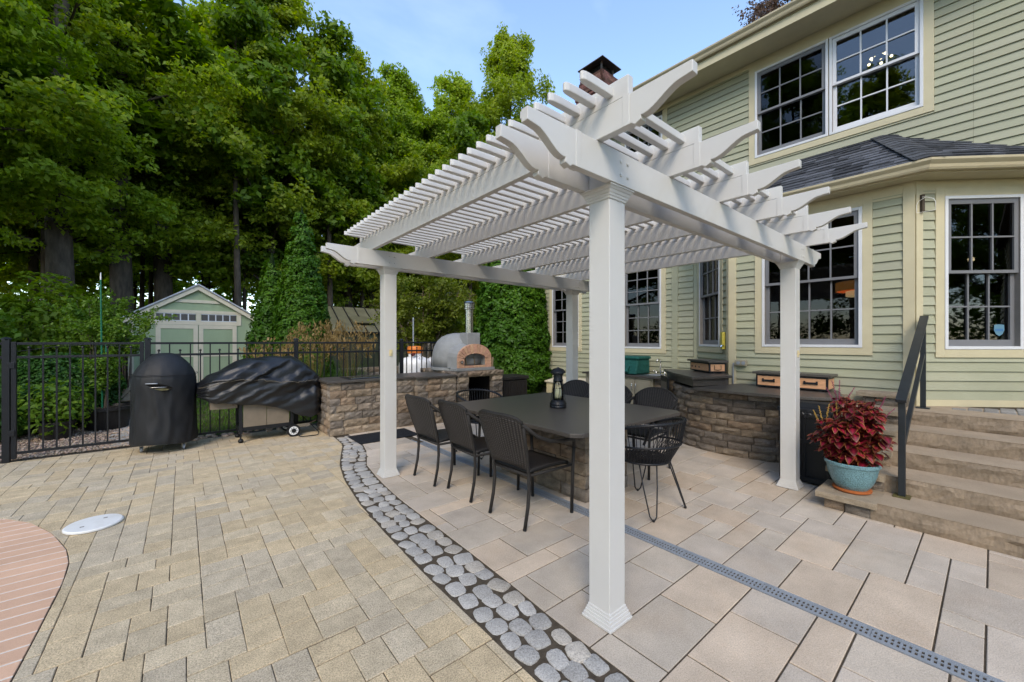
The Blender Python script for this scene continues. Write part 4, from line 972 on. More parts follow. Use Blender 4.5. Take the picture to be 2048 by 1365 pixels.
# --- two wooden serving boxes with dark lids
def lid_box(name, P, D, w, dpt, h, label, slots, hnd):
    D = Vector((*D, 0)).normalized(); Nn = Vector((D.y, -D.x, 0)); t = thing(name, P, label, 'box'); P = Vector(P)
    def ob(b, s, n, z, ws, ns, zs): b.obox(P + D * s + Nn * n + Vector((0, 0, z)), D * ws, Nn * ns, (0, 0, zs))
    for s in (.05, w - .10):
        for n in (-dpt + .04, -.09):
            b = MB(); ob(b, s, n, .0005, .05, .05, .014); b.build('foot', 'black_metal', t)
    b = MB(); ob(b, 0, -dpt, .015, w, dpt, h - .015); b.build('case', 'black_metal', t, bevel=.003)
    b = MB(); ob(b, .022, 0.0005, .035, w - .044, .003, h - .06); b.build('front_panel', 'box_wood', t)
    for s in (-.0035, w + .0005):
        b = MB(); ob(b, s, -dpt + .022, .035, .003, dpt - .044, h - .06); b.build('side_panel', 'box_wood', t)
    b = MB(); ob(b, -.035, -dpt - .02, h + .001, w + .07, dpt + .055, .03); b.build('lid', 'granite', t, bevel=.003)
    for s0 in slots: b = MB(); ob(b, s0, .004, h * .42, .028, .003, .028); b.build('vent_slot', 'black_metal', t)
    for s0 in hnd:
        b = MB(); ob(b, s0, .0045, h * .47, .15, .016, .026); ob(b, s0, .0045, h * .44, .02, .010, .045); ob(b, s0 + .13, .0045, h * .44, .02, .010, .045); b.build('handle', 'black_metal', t, bevel=.002)
    return t
lid_box('serving_box', (6.11, 1.40, BZ), (0, 1), .80, .30, .185, 'long wooden box with black bail handles on the lower bar top', (), (.12, .55)) if False else None
# straight() normal is to the right of D, so walk -Y to face -X
lid_box('serving_box', (6.13, 2.10, BZ), (0, -1), .80, .30, .185, 'long wooden box with two black handles on the lower bar top', (), (.08, .55))
b1 = lid_box('serving_box', (6.60, 3.26, 1.0025), (-.62, -.78), .62, .26, .165, 'short wooden box with three square vents on the raised bar top', (.06, .18, .30, ), ())
d_ = Vector((-.62, -.78, 0)).normalized(); n_ = Vector((d_.y, -d_.x, 0)); q = Vector((6.60, 3.26, 1.0025)) + d_ * (.62 + .004) - n_ * .08
MB().tube([q + Vector((0, 0, .125)), q + d_ * .006 + Vector((0, 0, .06)), q - n_ * .05 + d_ * .006 + Vector((0, 0, .05)), q - n_ * .10 + d_ * .006 + Vector((0, 0, .06)), q - n_ * .10 + Vector((0, 0, .125))], .005, 6).build('bail_handle', 'bark', b1)

# --- stairs of long stone slabs, stepped cheek wall with caps
st = thing('stone_steps', (5.2, -.6, 0), 'five broad tan stone slab steps rising to the house landing', 'steps')
for k in range(5):
    x0 = 4.462 + .402 * k; z0 = .15 * k; nu, nv = 64, 4; Y0s, Y1s = -2.6, .66; V = []; rr = np.random.default_rng(40 + k)
    for j in range(nv + 1):
        for i in range(nu + 1):
            y = lerp(Y1s, Y0s, i / nu); z = lerp(z0 + .001, z0 + .147, j / nv); e = j in (0, nv); ch = .006 * math.sin(y * 5 + k * 2.1) * math.sin(j * 1.3) + rr.normal(0, .0035)
            V.append((x0 - (.002 + (0 if e else .006 + ch)), y, z + (0 if e else rr.normal(0, .005))))
    F = [(j * (nu + 1) + i, j * (nu + 1) + i + 1, (j + 1) * (nu + 1) + i + 1, (j + 1) * (nu + 1) + i) for j in range(nv) for i in range(nu)]
    b = MB(); b.add(V, F); a = [(4.52 + .402 * k, Y1s, z0 + .001), (4.52 + .402 * k, Y1s, z0 + .147)]
    b.add([(x0, Y1s, z0 + .001), (x0 + .44, Y1s, z0 + .001), (x0 + .44, Y1s, z0 + .147), (x0, Y1s, z0 + .147)], [(3, 2, 1, 0)])
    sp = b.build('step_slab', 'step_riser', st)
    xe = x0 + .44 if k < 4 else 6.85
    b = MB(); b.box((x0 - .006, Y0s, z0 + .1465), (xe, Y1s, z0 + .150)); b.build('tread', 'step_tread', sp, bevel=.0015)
# landing paving between the top slab and the wall
ld = struct(MB().box((6.86, -2.6, .4), (8.2, .30, .742)).build('landing', 'joint_sand'))
for q in range(70):
    x = random.uniform(6.5, 7.3); y = random.uniform(-2.0, .25)
for iy in range(24):
    for ix in range(5):
        x0 = 6.505 + ix * .115 + .02 * (iy % 2); y0 = -2.3 + iy * .113; 
        if x0 > XB + (BY0 - y0 - .12) - .12 and y0 < BY0: continue
        if y0 > .28 or x0 + .1 > 6.54 + max(0, .42 - y0): continue
        b = MB(); poly = [(x0 + .01, y0), (x0 + .10, y0 + .004), (x0 + .111, y0 + .02), (x0 + .109, y0 + .095), (x0 + .098, y0 + .107), (x0 + .008, y0 + .105), (x0, y0 + .09), (x0 + .001, y0 + .012)]
        piece(b, poly, .757, .006, .03); v = random.uniform(.55, .75); b.build('cobble', 'cobble', ld, tint=(v, v, v))
ck = thing('cheek_wall', (5.2, .85, 0), 'stepped stone cheek wall with overhanging capstones beside the steps', 'wall')
for k in range(6):
    x0 = 4.425 + .36 * k; x1 = 6.46; z0 = .001 + .150 * k; yb = 1.0 if k < 3 else 1.02
    Ln = yb - .64
    stone_wall(ck, *straight((x0 + .045, yb - .02), (0, -1)), Ln, z0, z0 + .097, 1, lens=(.2, .3), rough=.010, depth=.28)
    MB().box((x0 + .08, .655, z0 - (0 if k == 0 else .045)), (6.44, yb - .06, z0 + .097)).build('core', 'splitstone', ck, tint=(.7, .7, .7))
    # the cap is a slab with a chiselled front edge
    b = MB(); nn = 14; V = []; rr = np.random.default_rng(80 + k); zc_, zt = z0 + .099, z0 + .150; ya, yb2 = yb + .03, .615
    xe = x0 + .44 if k < 5 else 6.46
    for j, zz_ in enumerate((zc_, (zc_ + zt) / 2, zt - .004)):
        for i in range(nn + 1): V.append((x0 - .012 - rr.uniform(0, .010) * (1 if j == 1 else .5), lerp(ya, yb2, i / nn), zz_))
    for i in range(nn + 1): V.append((x0 - .002, lerp(ya, yb2, i / nn), zt))
    kk = len(V); V += [(xe, ya, zc_), (xe, yb2, zc_), (xe, ya, zt), (xe, yb2, zt)]
    F = [(j * (nn + 1) + i, j * (nn + 1) + i + 1, (j + 1) * (nn + 1) + i + 1, (j + 1) * (nn + 1) + i) for j in range(3) for i in range(nn)]
    F += [tuple(range(3 * (nn + 1), 4 * (nn + 1))) + (kk + 3, kk + 2), tuple(range(nn, -1, -1)) + (kk, kk + 1), (nn, kk + 1, kk + 3, 4 * nn + 3, 3 * nn + 2, 2 * nn + 1), (kk, 0, nn + 1, 2 * nn + 2, 3 * nn + 3, kk + 2), (kk + 1, kk, kk + 2, kk + 3)]
    b.add(V, F); b.build('capstone', 'cap_stone', ck)
# handrail
hr = thing('handrail', (4.85, .51, .15), 'dark square tube handrail fixed to the stone steps', 'handrail')
fx_, fy_, bx_, by_ = 4.80, .505, 6.36, .50
for (x, y, z0, z1) in ((fx_, fy_, .151, .985), (bx_, by_, .751, 1.70)):
    MB().box((x - .023, y - .023, z0 + .011), (x + .023, y + .023, z1)).build('post', 'rail_metal', hr, bevel=.003)
    MB().box((x - .055, y - .055, z0), (x + .055, y + .055, z0 + .011)).build('foot_plate', 'rail_metal' if z0 > .5 else 'kamado', hr, bevel=.002)
def bar_between(p, q, w, h, name):
    p, q = Vector(p), Vector(q); d = (q - p); s_ = d.cross(Vector((0, 0, 1))).normalized(); u = s_.cross(d).normalized()
    return MB().obox(p - s_ * w / 2 - u * h / 2, d, s_ * w, u * h).build(name, 'rail_metal', hr, bevel=.003)
bar_between((fx_ - .07, fy_, .985), (bx_ + .12, by_, 1.775), .070, .030, 'top_rail'); bar_between((fx_ + .024, fy_, .58), (bx_ - .024, by_, 1.345), .034, .046, 'mid_rail')

# ------------------------------------------------------------ wicker armchairs (front is local +X)
def grid_mesh(b, fn, nu, nv):
    V = [fn(i / nu, j / nv) for j in range(nv + 1) for i in range(nu + 1)]; k = len(b.v)
    b.add(V, [(j * (nu + 1) + i, j * (nu + 1) + i + 1, (j + 1) * (nu + 1) + i + 1, (j + 1) * (nu + 1) + i) for j in range(nv) for i in range(nu)])
    return [(i / nu, j / nv) for j in range(nv + 1) for i in range(nu + 1)]
def make_chair(fall=.115, pw=2.6):
    t = thing('wicker_chair', (0, 0, 0), 'x', 'chair', 'wicker chairs round the table')
    b = MB(); uv = grid_mesh(b, lambda u, v: (lerp(-.225, .235, v), (u - .5) * lerp(.42, .47, v), .435 + .012 * math.sin(math.pi * v) - .02 * math.sin(math.pi * u) * math.sin(math.pi * v) * .6), 8, 8)
    o = b.build('seat', 'wicker', t, smooth=True, uv=uv); s_ = o.modifiers.new('s', 'SOLIDIFY'); s_.thickness = .022
    def back(u, v):
        q = 2 * u - 1; top = .915 - fall * abs(q) ** pw; bot = .475 + .02 * (1 - q * q); z = lerp(bot, top, v)
        return (-.235 - .115 * v - .055 * (1 - q * q) * (.5 + .5 * v), q * lerp(.215, .272, v ** .7), z)
    b = MB(); uv = grid_mesh(b, back, 14, 12); o = b.build('backrest', 'wicker', t, smooth=True, uv=uv); s_ = o.modifiers.new('s', 'SOLIDIFY'); s_.thickness = .02; s_.offset = 0
    MB().tube([back(u, 1) for u in np.linspace(0, 1, 15)], .015, 7).build('back_rim', 'wicker_wrap', t, smooth=True); MB().tube([back(u, 0) for u in np.linspace(0, 1, 9)], .011, 6).build('lower_rim', 'wicker_wrap', t, smooth=True)
    for sgn in (-1, 1):
        b = MB(); e = back(1 if sgn > 0 else 0, .96)
        b.tube([e, (-.20, sgn * .290, .745), (-.06, sgn * .300, .690), (.10, sgn * .298, .667), (.20, sgn * .290, .664), (.255, sgn * .278, .640), (.272, sgn * .266, .585)], .0155, 8); b.build('armrest', 'wicker_wrap', t, smooth=True)
        b = MB(); b.tube([(.272, sgn * .266, .584), (.272, sgn * .252, .40), (.268, sgn * .244, .018)], .0145, 8); l = b.build('leg', 'wicker_wrap', t, smooth=True)
        MB().tube([(.268, sgn * .244, .019), (.268, sgn * .244, .002)], .0155, 8).build('foot', 'black_resin', l)
        p = [back(1 if sgn > 0 else 0, w) for w in (.9, .6, .3, 0)]
        b = MB(); b.tube([(q[0], q[1] * 1.02, q[2]) for q in p] + [(-.225, sgn * .218, .42), (-.222, sgn * .218, .32), (-.235, sgn * .219, .18), (-.270, sgn * .221, .018)], .0145, 8); l = b.build('leg', 'wicker_wrap', t, smooth=True)
        MB().tube([(-.270, sgn * .221, .019), (-.273, sgn * .221, .002)], .0155, 8).build('foot', 'black_resin', l)
    b = MB()
    for x, w in ((-.228, .212), (.262, .248)): b.tube([(x, -w, .425), (x, w, .425)], .012, 7)
    for sgn in (-1, 1): b.tube([(-.228, sgn * .215, .422), (.262, sgn * .246, .422)], .012, 7)
    b.build('seat_frame', 'wicker_wrap', t, smooth=True)
    return t
ch = make_chair(.045, 5); chb = make_chair(); CH = [((2.345, 2.585, 0), .03, 'square-backed wicker armchair beside the table corner nearest the pergola front post'),
    ((2.345, 3.305, 0), -.04, 'middle square-backed wicker armchair on the table side away from the house'), ((2.27, 3.90, 0), .02, 'square-backed wicker armchair at the table corner nearest the black rubber mat'),
    ((4.13, 2.63, 0), math.pi + .06, 'round-backed wicker armchair between the table and the curved stone bar'), ((4.14, 3.27, 0), math.pi - .03, 'middle round-backed wicker armchair on the house side of the table, half behind the front post'),
    ((4.10, 3.86, 0), math.pi + .1, 'round-backed wicker armchair on the house side of the table, behind the lantern')]
for i, (p, a, lb) in enumerate(CH):
    o = ch if i == 0 else (chb if i == 3 else clone(ch if i < 3 else chb)); o.location = p; o.rotation_euler.z = a; o['label'] = lb
def make_wire_chair():
    t = thing('string_chair', (0, 0, 0), 'x', 'chair', 'string tub chairs at the table ends')
    rim = lambda a: (-.02 - .30 * math.cos(a) * 1.0, .325 * math.sin(a), .805 - .10 * (abs(a) / 2.0) ** 2.5)
    mid = lambda a: (-.02 - .275 * math.cos(a), .30 * math.sin(a), .60 - .03 * (abs(a) / 2.0) ** 2)
    low = lambda a: (.02 - .225 * math.cos(a), .225 * math.sin(a), .435)
    A = np.linspace(-2.0, 2.0, 25); b = MB()
    b.tube([rim(a) for a in A] + [(.16, .285, .61), (.20, .24, .47)], .0135, 8); b.tube([rim(-2.0), (.16, -.285, .61), (.20, -.24, .47)], .0135, 8); b.build('rim', 'black_metal', t, smooth=True)
    b = MB(); b.tube([mid(a) for a in np.linspace(-1.9, 1.9, 21)], .010, 7); b.build('mid_ring', 'black_metal', t, smooth=True)
    b = MB(); b.tube([low(a) for a in np.linspace(-math.pi, math.pi, 29)[:-1]], .010, 7, closed=True); b.build('seat_ring', 'black_metal', t, smooth=True)
    b = MB()
    for i, a in enumerate(np.linspace(-1.92, 1.92, 34)):
        r_ = Vector(rim(a)); m_ = Vector(mid(a)); l_ = Vector(low(a * .97)); up = r_ + Vector((-.004 * math.cos(a), .004 * math.sin(a), .022)); b.tube([up, r_ + (r_ - Vector((0, 0, .8))) * .045, m_, l_], .0034, 5)
        for da in (-.16, .16):
            if abs(a + da) < 1.9: b.tube([m_, low((a + da) * .97)], .003, 5)
    for k in range(-7, 8):
        y = k * .029; w = math.sqrt(max(0, .222 ** 2 - y * y)); b.tube([(.02 - w, y, .437), (.02, y, .428), (.02 + w, y, .437)], .0045, 5); b.tube([(.02 + y, -w, .433), (.02 + y, 0, .424), (.02 + y, w, .433)], .0045, 5)
    o = b.build('string_weave', 'black_metal', t)
    for sx in (-1, 1):
        for sy in (-1, 1):
            top = Vector((.02 + sx * .15, sy * .15, .430)); foot = Vector((.01 + sx * .255, sy * .235, .012)); s_ = Vector((-sy, sx, 0)).normalized() * .072; d = (foot - top)
            p = [top + s_ + Vector((-sx * .05, -sy * .05, 0)), top + s_, top + s_ * .8 + d * .4, top + s_ * .38 + d * .93, top + s_ * .18 + d * .985, foot, top - s_ * .18 + d * .985, top - s_ * .38 + d * .93, top - s_ * .8 + d * .4, top - s_, top - s_ + Vector((-sx * .05, -sy * .05, 0))]
            l = MB().tube(p, .006, 7).build('leg', 'black_metal', t, smooth=True)
            MB().lathe([(.009, .0), (.011, .003), (.011, .016), (.007, .02)], (foot.x, foot.y, .0015), 10).build('foot', 'black_resin', l)
    return t
wc = make_wire_chair(); wc.location = (3.255, 2.02, 0); wc.rotation_euler.z = R(86); wc['label'] = 'black string tub chair with hairpin legs at the table end beside the front post'
w2 = clone(wc, (3.12, 4.42, 0), R(-84), 'black string tub chair with hairpin legs at the table end in front of the oven')

# --- lantern
ln = thing('lantern', (3.18, 3.05, TZ), 'black metal storm lantern with a cream candle on the granite table', 'lantern'); lp = (3.18, 3.05, TZ + .001)
MB().lathe([(.088, 0), (.093, .012), (.088, .028), (.094, .04), (.086, .058), (.078, .075), (.066, .085)], lp, 28).build('base', 'black_metal', ln, smooth=True, angle=25)
MB().lathe([(.066, .086), (.062, .15), (.052, .24), (.047, .285)], lp, 24).build('glass', 'glass_clear', ln, smooth=True)
MB().lathe([(.034, .0865), (.036, .10), (.036, .19), (.030, .20), (.006, .196)], lp, 18).build('candle', 'wax', ln, smooth=True, angle=40)
b = MB()
for k in range(8):
    a = k * math.pi / 4; b.tube([(lp[0] + .078 * math.cos(a), lp[1] + .078 * math.sin(a), lp[2] + .08), (lp[0] + .066 * math.cos(a + .25), lp[1] + .066 * math.sin(a + .25), lp[2] + .19), (lp[0] + .050 * math.cos(a), lp[1] + .050 * math.sin(a), lp[2] + .29)], .003, 5)
b.build('wire_guard', 'black_metal', ln)
MB().lathe([(.052, .286), (.056, .295), (.050, .31), (.050, .355), (.060, .36), (.060, .372), (.085, .378), (.080, .395), (.055, .42), (.02, .432), (.008, .44)], lp, 24).build('cap', 'black_metal', ln, smooth=True, angle=25)

# --- waste bin
wbn = thing('waste_bin', (5.27, 1.33, 0), 'black resin panelled waste bin with lid between the bar and the steps', 'bin')
x0, x1, y0, y1 = 5.055, 5.45, 1.05, 1.50
b = MB(); b.add([(x0 + .02, y0 + .02, .004), (x1 - .02, y0 + .02, .004), (x1 - .02, y1 - .02, .004), (x0 + .02, y1 - .02, .004), (x0, y0, .74), (x1, y0, .74), (x1, y1, .74), (x0, y1, .74)], [(0, 3, 2, 1), (4, 5, 6, 7), (0, 1, 5, 4), (1, 2, 6, 5), (2, 3, 7, 6), (3, 0, 4, 7)]); b.build('body', 'black_resin', wbn, bevel=.008)
for (ya, yb) in ((y0, y0 + .03), (y1 - .03, y1), ((y0 + y1) / 2 - .014, (y0 + y1) / 2 + .014)): MB().box((x0 - .008, ya, .03), (x0 + .012, yb, .735)).build('rib', 'black_resin', wbn, bevel=.004)
for za, zb in ((.02, .07), (.42, .46), (.69, .735)): MB().box((x0 - .010, y0 + .002, za), (x0 + .012, y1 - .002, zb)).build('rail', 'black_resin', wbn, bevel=.004)
for (xa, xb) in ((x0, x0 + .03), (x1 - .03, x1)): MB().box((xa, y0 - .008, .03), (xb, y0 + .012, .735)).build('rib', 'black_resin', wbn, bevel=.004)
for za, zb in ((.02, .07), (.42, .46), (.69, .735)): MB().box((x0 + .002, y0 - .010, za), (x1 - .002, y0 + .012, zb)).build('rail', 'black_resin', wbn, bevel=.004)
MB().box((x0 - .02, y0 - .02, .742), (x1 + .02, y1 + .02, .785)).build('lid_frame', 'black_resin', wbn, bevel=.010)
b = MB(); b.prism([(x0 + .0, y0 + .03, .786), (x1, y0 + .03, .786), (x1 - .03, y0 + .03, .83), (x0 + .14, y0 + .03, .835), (x0 + .03, y0 + .03, .80)], (0, y1 - y0 - .06, 0)); b.build('flap', 'black_resin', wbn, bevel=.006)
rr = np.random.default_rng(3); b = MB(); P = []
for k in range(30):
    t = k / 29; P.append((x0 - .022 + rr.uniform(-.004, .004), lerp(y1 + .0, y0 - .0, t), .735 + rr.uniform(-.012, .008)))
V = []; [V.extend([(p[0] + .008, p[1], .758), p, (p[0] + .004 + rr.uniform(-.004, .004), p[1], p[2] - rr.uniform(.02, .06))]) for p in P]
b.add(V, [f for k in range(29) for f in ((3 * k, 3 * k + 1, 3 * k + 4, 3 * k + 3), (3 * k + 1, 3 * k + 2, 3 * k + 5, 3 * k + 4))]); b.build('bin_liner', 'cover_vinyl', wbn)

# --- blue planter with coleus on the lowest capstone
pp = (4.66, .815, .152); pot = thing('flower_pot', pp, 'speckled blue glazed pot on a terracotta saucer on the lowest capstone', 'pot')
MB().lathe([(.118, 0), (.138, .012), (.140, .026), (.128, .028)], pp, 32).build('saucer', 'terracotta', pot, smooth=True, angle=30)
MB().lathe([(.105, .022), (.118, .035), (.150, .09), (.173, .16), (.185, .225), (.190, .236), (.198, .240), (.199, .262), (.190, .268), (.180, .262), (.172, .22)], pp, 40).build('bowl', 'pot_blue', pot, smooth=True, angle=40)
MB().lathe([(.176, .222), (.10, .235), (.01, .24)], pp, 24).build('soil', 'soil', pot)
cp = thing('coleus_plant', (pp[0], pp[1], pp[2] + .235), 'crimson coleus plant with yellow leaf edges in the speckled blue pot', 'plant')
BASE[cp.name] = Vector((pp[0], pp[1], pp[2] + .235))
def coleus_leaves():
    rr = np.random.default_rng(21); V = []; F = []; E = []
    stems = []
    for k in range(11):
        a = k * 2.4; r_ = rr.uniform(.03, .19); hgt = rr.uniform(.36, .62) * (1.1 - r_ * 1.2) + (.08 if k % 4 == 0 else 0); stems.append((r_ * math.cos(a), r_ * math.sin(a) * 1.15, hgt))
    stems += [(.02, .25, .22), (-.05, -.22, .30), (.05, .10, .58), (.02, -.12, .52)]
    sb = MB()
    for sx, sy, sh in stems:
        p0 = Vector((sx * .35, sy * .35, 0)); p1 = Vector((sx * .8, sy * .8, sh * .55)); p2 = Vector((sx, sy, sh)); sb.tube([Vector(cpb) + p for p in (p0, p1, p2)], .005, 6)
        nl = int(34 + sh * 110)
        for i in range(nl):
            t = rr.uniform(.12, 1.0) if i > 3 else 1.0; p = p0.lerp(p1, t * 2) if t < .5 else p1.lerp(p2, t * 2 - 1); az = rr.uniform(0, 2 * math.pi); ln_ = rr.uniform(.05, .098) * (1.1 - .25 * t); w = ln_ * rr.uniform(.72, .92)
            d = Vector((math.cos(az), math.sin(az), rr.uniform(-.25, .5))).normalized(); s_ = d.cross(Vector((0, 0, 1))).normalized(); n = s_.cross(d); o = p + d * .018; droop = rr.uniform(.4, 1.2); cup = rr.uniform(.10, .28)
            outl = [(0, 0), (.18, .62), (.42, 1.0), (.68, .78), (.88, .36), (1.0, 0)]; k0 = len(V)
            pos = lambda u, q: o + d * (u * ln_) + s_ * (q * w / 2) + n * (-droop * ln_ * u * u * .55 + cup * ln_ * abs(q) ** 1.5 * .5 + rr.uniform(-.002, .002))
            mids = [.10, .30, .50, .70, .88]
            for u in mids: V.append(pos(u, 0)); E.append(0)
            for sg in (1, -1):
                for u, q in outl: V.append(pos(u, sg * q * .72)); E.append(.72)
                for u, q in outl: V.append(pos(u * 1.03, sg * q)); E.append(1)
            for si in (0, 1):
                A = k0 + 5 + si * 12; B = A + 6
                for j in range(5):
                    m0 = k0 + max(0, min(4, j - 0)); m1 = k0 + min(4, j + 1) if j < 4 else k0 + 4
                    f = [(k0 + min(4, j), k0 + min(4, j + 1), A + j + 1, A + j) if j < 4 else (k0 + 4, A + 5, A + 4), (A + j, A + j + 1, B + j + 1, B + j)]
                    F += [q if si == 0 else q[::-1] for q in f]
    b = MB(); b.add([tuple(Vector(cpb) + v) for v in V], F); o = b.build('foliage', 'coleus', cp, smooth=True)
    a = o.data.attributes.new('edge', 'FLOAT', 'POINT'); a.data.foreach_set('value', np.array(E, np.float32))
    sb.build('stem', 'dark_red', cp)
    return stems
cpb = (pp[0], pp[1], pp[2] + .235); stems = coleus_leaves()
def spikes(lst, m, h):
    rr = np.random.default_rng(5)
    for (x, y, z, dx, dy) in lst:
        b = MB(); p0 = Vector(cpb) + Vector((x, y, z)); d = Vector((dx, dy, 1)).normalized(); L_ = h * rr.uniform(.8, 1.2); b.tube([p0, p0 + d * L_], .002, 4)
        for k in range(26):
            t = .2 + .8 * k / 26; a = rr.uniform(0, 6.28); s_ = .006 * (1.15 - t * .6); c = p0 + d * (L_ * t) + Vector((math.cos(a), math.sin(a), 0)) * .005
            b.add([c + Vector(v) * s_ for v in ((1, 0, 0), (-1, 0, 0), (0, 1, 0), (0, -1, 0), (0, 0, 1), (0, 0, -1))], [(0, 2, 4), (2, 1, 4), (1, 3, 4), (3, 0, 4), (2, 0, 5), (1, 2, 5), (3, 1, 5), (0, 3, 5)])
        b.build('flower_spike', m, cp)
spikes([(.05, .10, .50, .1, .25), (.05, .10, .50, -.05, -.02), (.05, .08, .50, .1, -.45), (.06, .10, .45, .2, .5), (.0, -.14, .40, .1, -.35), (.05, -.16, .38, .0, -.75), (.02, -.12, .36, .2, .3)], 'spike_pink', .22)
spikes([(-.02, .21, .36, -.05, .2), (-.03, .18, .38, .0, -.15), (.0, .24, .34, .1, .45), (-.02, .10, .40, -.05, .05)], 'spike_gold', .13)

# ------------------------------------------------------------ fence and gate
FY = 7.75
def picket(parent, x, z0, z1, finial=False):
    b = MB(); b.box((x - .008, FY - .008, z0), (x + .008, FY + .008, z1))
    if finial: b.lathe([(.004, 0), (.014, .006), (.017, .018), (.012, .030), (.003, .036)], (x, FY, z1), 8)
    b.build('picket', 'black_metal', parent)
gate = thing('garden_gate', (-1.03, FY, 0), 'black metal picket gate between two square posts', 'gate')
for x in (-1.612, -.447): MB().box((x - .022, FY - .022, .035), (x + .022, FY + .022, 1.49)).build('stile', 'black_metal', gate, bevel=.003)
for z in (.105, 1.298, 1.468): MB().box((-1.589, FY - .016, z - .016), (-.470, FY + .016, z + .016)).build('rail', 'black_metal', gate, bevel=.002)
for k in range(9):
    x = -1.49 + k * .1163; picket(gate, x, .122, 1.281 if False else (1.452 if k % 2 else 1.40), k % 2 == 0)
b = MB(); b.tube([(-1.588, FY - .004, 1.37), (-1.25, FY - .02, 1.43), (-.95, FY - .02, 1.455), (-.70, FY - .02, 1.43), (-.472, FY - .004, 1.385)], .004, 6); b.build('brace_wire', 'black_metal', gate)
for z in (.32, 1.16): MB().box((-1.655, FY - .035, z), (-1.6, FY - .023, z + .075)).build('hinge', 'black_metal', gate, bevel=.003)
fence = thing('metal_fence', (1.5, FY, 0), 'black metal picket fence running behind the grills and counter', 'fence')
posts = [-1.672, -.385, 1.524, 3.465, 5.40]
for x in posts:
    MB().box((x - .032, FY - .032, .0), (x + .032, FY + .032, 1.515)).build('post', 'black_metal', fence, bevel=.003)
    MB().lathe([(.046, 0), (.046, .012), (.030, .026), (.006, .034)], (x, FY, 1.516), 4).build('post_cap', 'black_metal', fence)
for xa, xb in zip(posts[1:], posts[2:]):
    for z in (.075, 1.298, 1.468): MB().box((xa + .033, FY - .016, z - .016), (xb - .033, FY + .016, z + .016)).build('rail', 'black_metal', fence, bevel=.002)
    n = int((xb - xa) / .1125)
    for k in range(1, n): picket(fence, lerp(xa, xb, k / n), .092, 1.452 if k % 2 == 0 else 1.345, k % 2 == 1)
for z in (.075, 1.298, 1.468): MB().box((-3.6, FY - .016, z - .016), (-1.705, FY + .016, z + .016)).build('rail', 'black_metal', fence, bevel=.002)
for k in range(1, 17): picket(fence, -1.72 - k * .1125, .092, 1.452 if k % 2 == 0 else 1.345, k % 2 == 1)

# ------------------------------------------------------------ covered kettle grill
def fold(a, z, ph): return math.sin(a * 7 + z * 5 + ph) * .5 + math.sin(a * 13 - z * 9 + 1.7 * ph) * .3 + math.sin(a * 23 + z * 14) * .2
kx, ky = -.185, 7.33; kt = thing('covered_kettle_grill', (kx, ky, 0), 'tall kettle grill under a black cloth cover on castors by the gate', 'grill')
prof = [(.02, 1.335), (.09, 1.332), (.15, 1.30), (.21, 1.245), (.265, 1.18), (.305, 1.11), (.33, 1.05), (.342, .99), (.345, .92), (.342, .85), (.338, .78), (.336, .70), (.335, .62), (.336, .54), (.338, .46), (.341, .38), (.344, .30), (.347, .22), (.350, .15), (.345, .125)]
nA = 120; b = MB(); V = []; kf = [(random.uniform(-3.1, .2), random.uniform(.2, .9), random.uniform(-.45, .45), random.uniform(.12, .26), random.uniform(.03, .06)) for _ in range(10)]
for i, (r_, z) in enumerate(prof):
    for k in range(nA):
        a = 2 * math.pi * k / nA; w = min(1, max(0, (1.30 - z) / .3)); s_ = 1 + .028 * w * fold(a, z * 2.2, .6) * (1.2 - .5 * z)
        sq_ = 1 + .05 * (1 - math.cos(4 * (a - .3))) / 2 * max(0, (1.0 - z)); drape = .0
        zz_ = z + (.015 * math.sin(3 * a + 1) if i > 16 else 0)
        # big diagonal folds on the camera side
        da = (a - (-1.75)); g_ = math.exp(-(da / .5) ** 2) if abs(da) < 2 else 0
        s_ += .02 * g_ * math.sin((z * 11 + da * 6)) * w
        aw = (a + math.pi) % (2 * math.pi) - math.pi
        for (fa, fz, fk, fw, fm) in kf: s_ += fm * max(0, 1 - abs(aw - fa - fk * (z - fz)) / fw) ** 1.4 * math.exp(-((z - fz) / .38) ** 2) * w
        V.append((kx + r_ * s_ * sq_ * math.cos(a), ky + r_ * s_ * sq_ * math.sin(a), zz_))
n = len(prof); F = [((i + 1) * nA + k, (i + 1) * nA + (k + 1) % nA, i * nA + (k + 1) % nA, i * nA + k) for i in range(n - 1) for k in range(nA)] + [tuple(range(nA))]
b.add(V, F); o = b.build('cover', 'cover_cloth', kt, smooth=True); ss = o.modifiers.new('ss', 'SUBSURF'); ss.levels = 1; ss.render_levels = 1
b = MB(); b.tube([(kx + .350 * 1.01 * math.cos(a), ky + .350 * 1.01 * math.sin(a), 1.045 + .006 * math.sin(a * 9)) for a in np.linspace(0, 2 * math.pi, 60)[:-1]], .004, 5, closed=True); b.build('seam', 'cover_cloth', kt)
# near-black patch laid on the cover, painted shade of the gap behind the handle
def onc(a, z, r_): return (kx + r_ * math.cos(a), ky + r_ * math.sin(a), z)
pts = [(-2.10, .935), (-1.95, .905), (-1.78, .862), (-1.62, .84), (-1.47, .845), (-1.33, .872), (-1.45, .905), (-1.62, .93), (-1.85, .942)]
b = MB(); b.add([onc(a, z, .376) for a, z in pts], [tuple(range(len(pts)))]); b.build('gap_shade_patch', 'soot_and_shade', kt)
pts = [(-1.85, .872), (-1.65, .848), (-1.48, .85), (-1.44, .865), (-1.6, .88)]; b = MB(); b.add([onc(a, z, .3775) for a, z in pts], [tuple(range(len(pts)))]); b.build('bowl_patch', 'kamado', kt)
MB().tube([onc(a, .945, .392) for a in np.linspace(-2.06, -1.74, 8)], .007, 8).build('lid_handle', 'zinc', kt, smooth=True)
MB().tube([onc(a, .893, .386) for a in np.linspace(-1.98, -1.5, 6)], .005, 6).build('vent_bar', 'steel', kt, smooth=True)
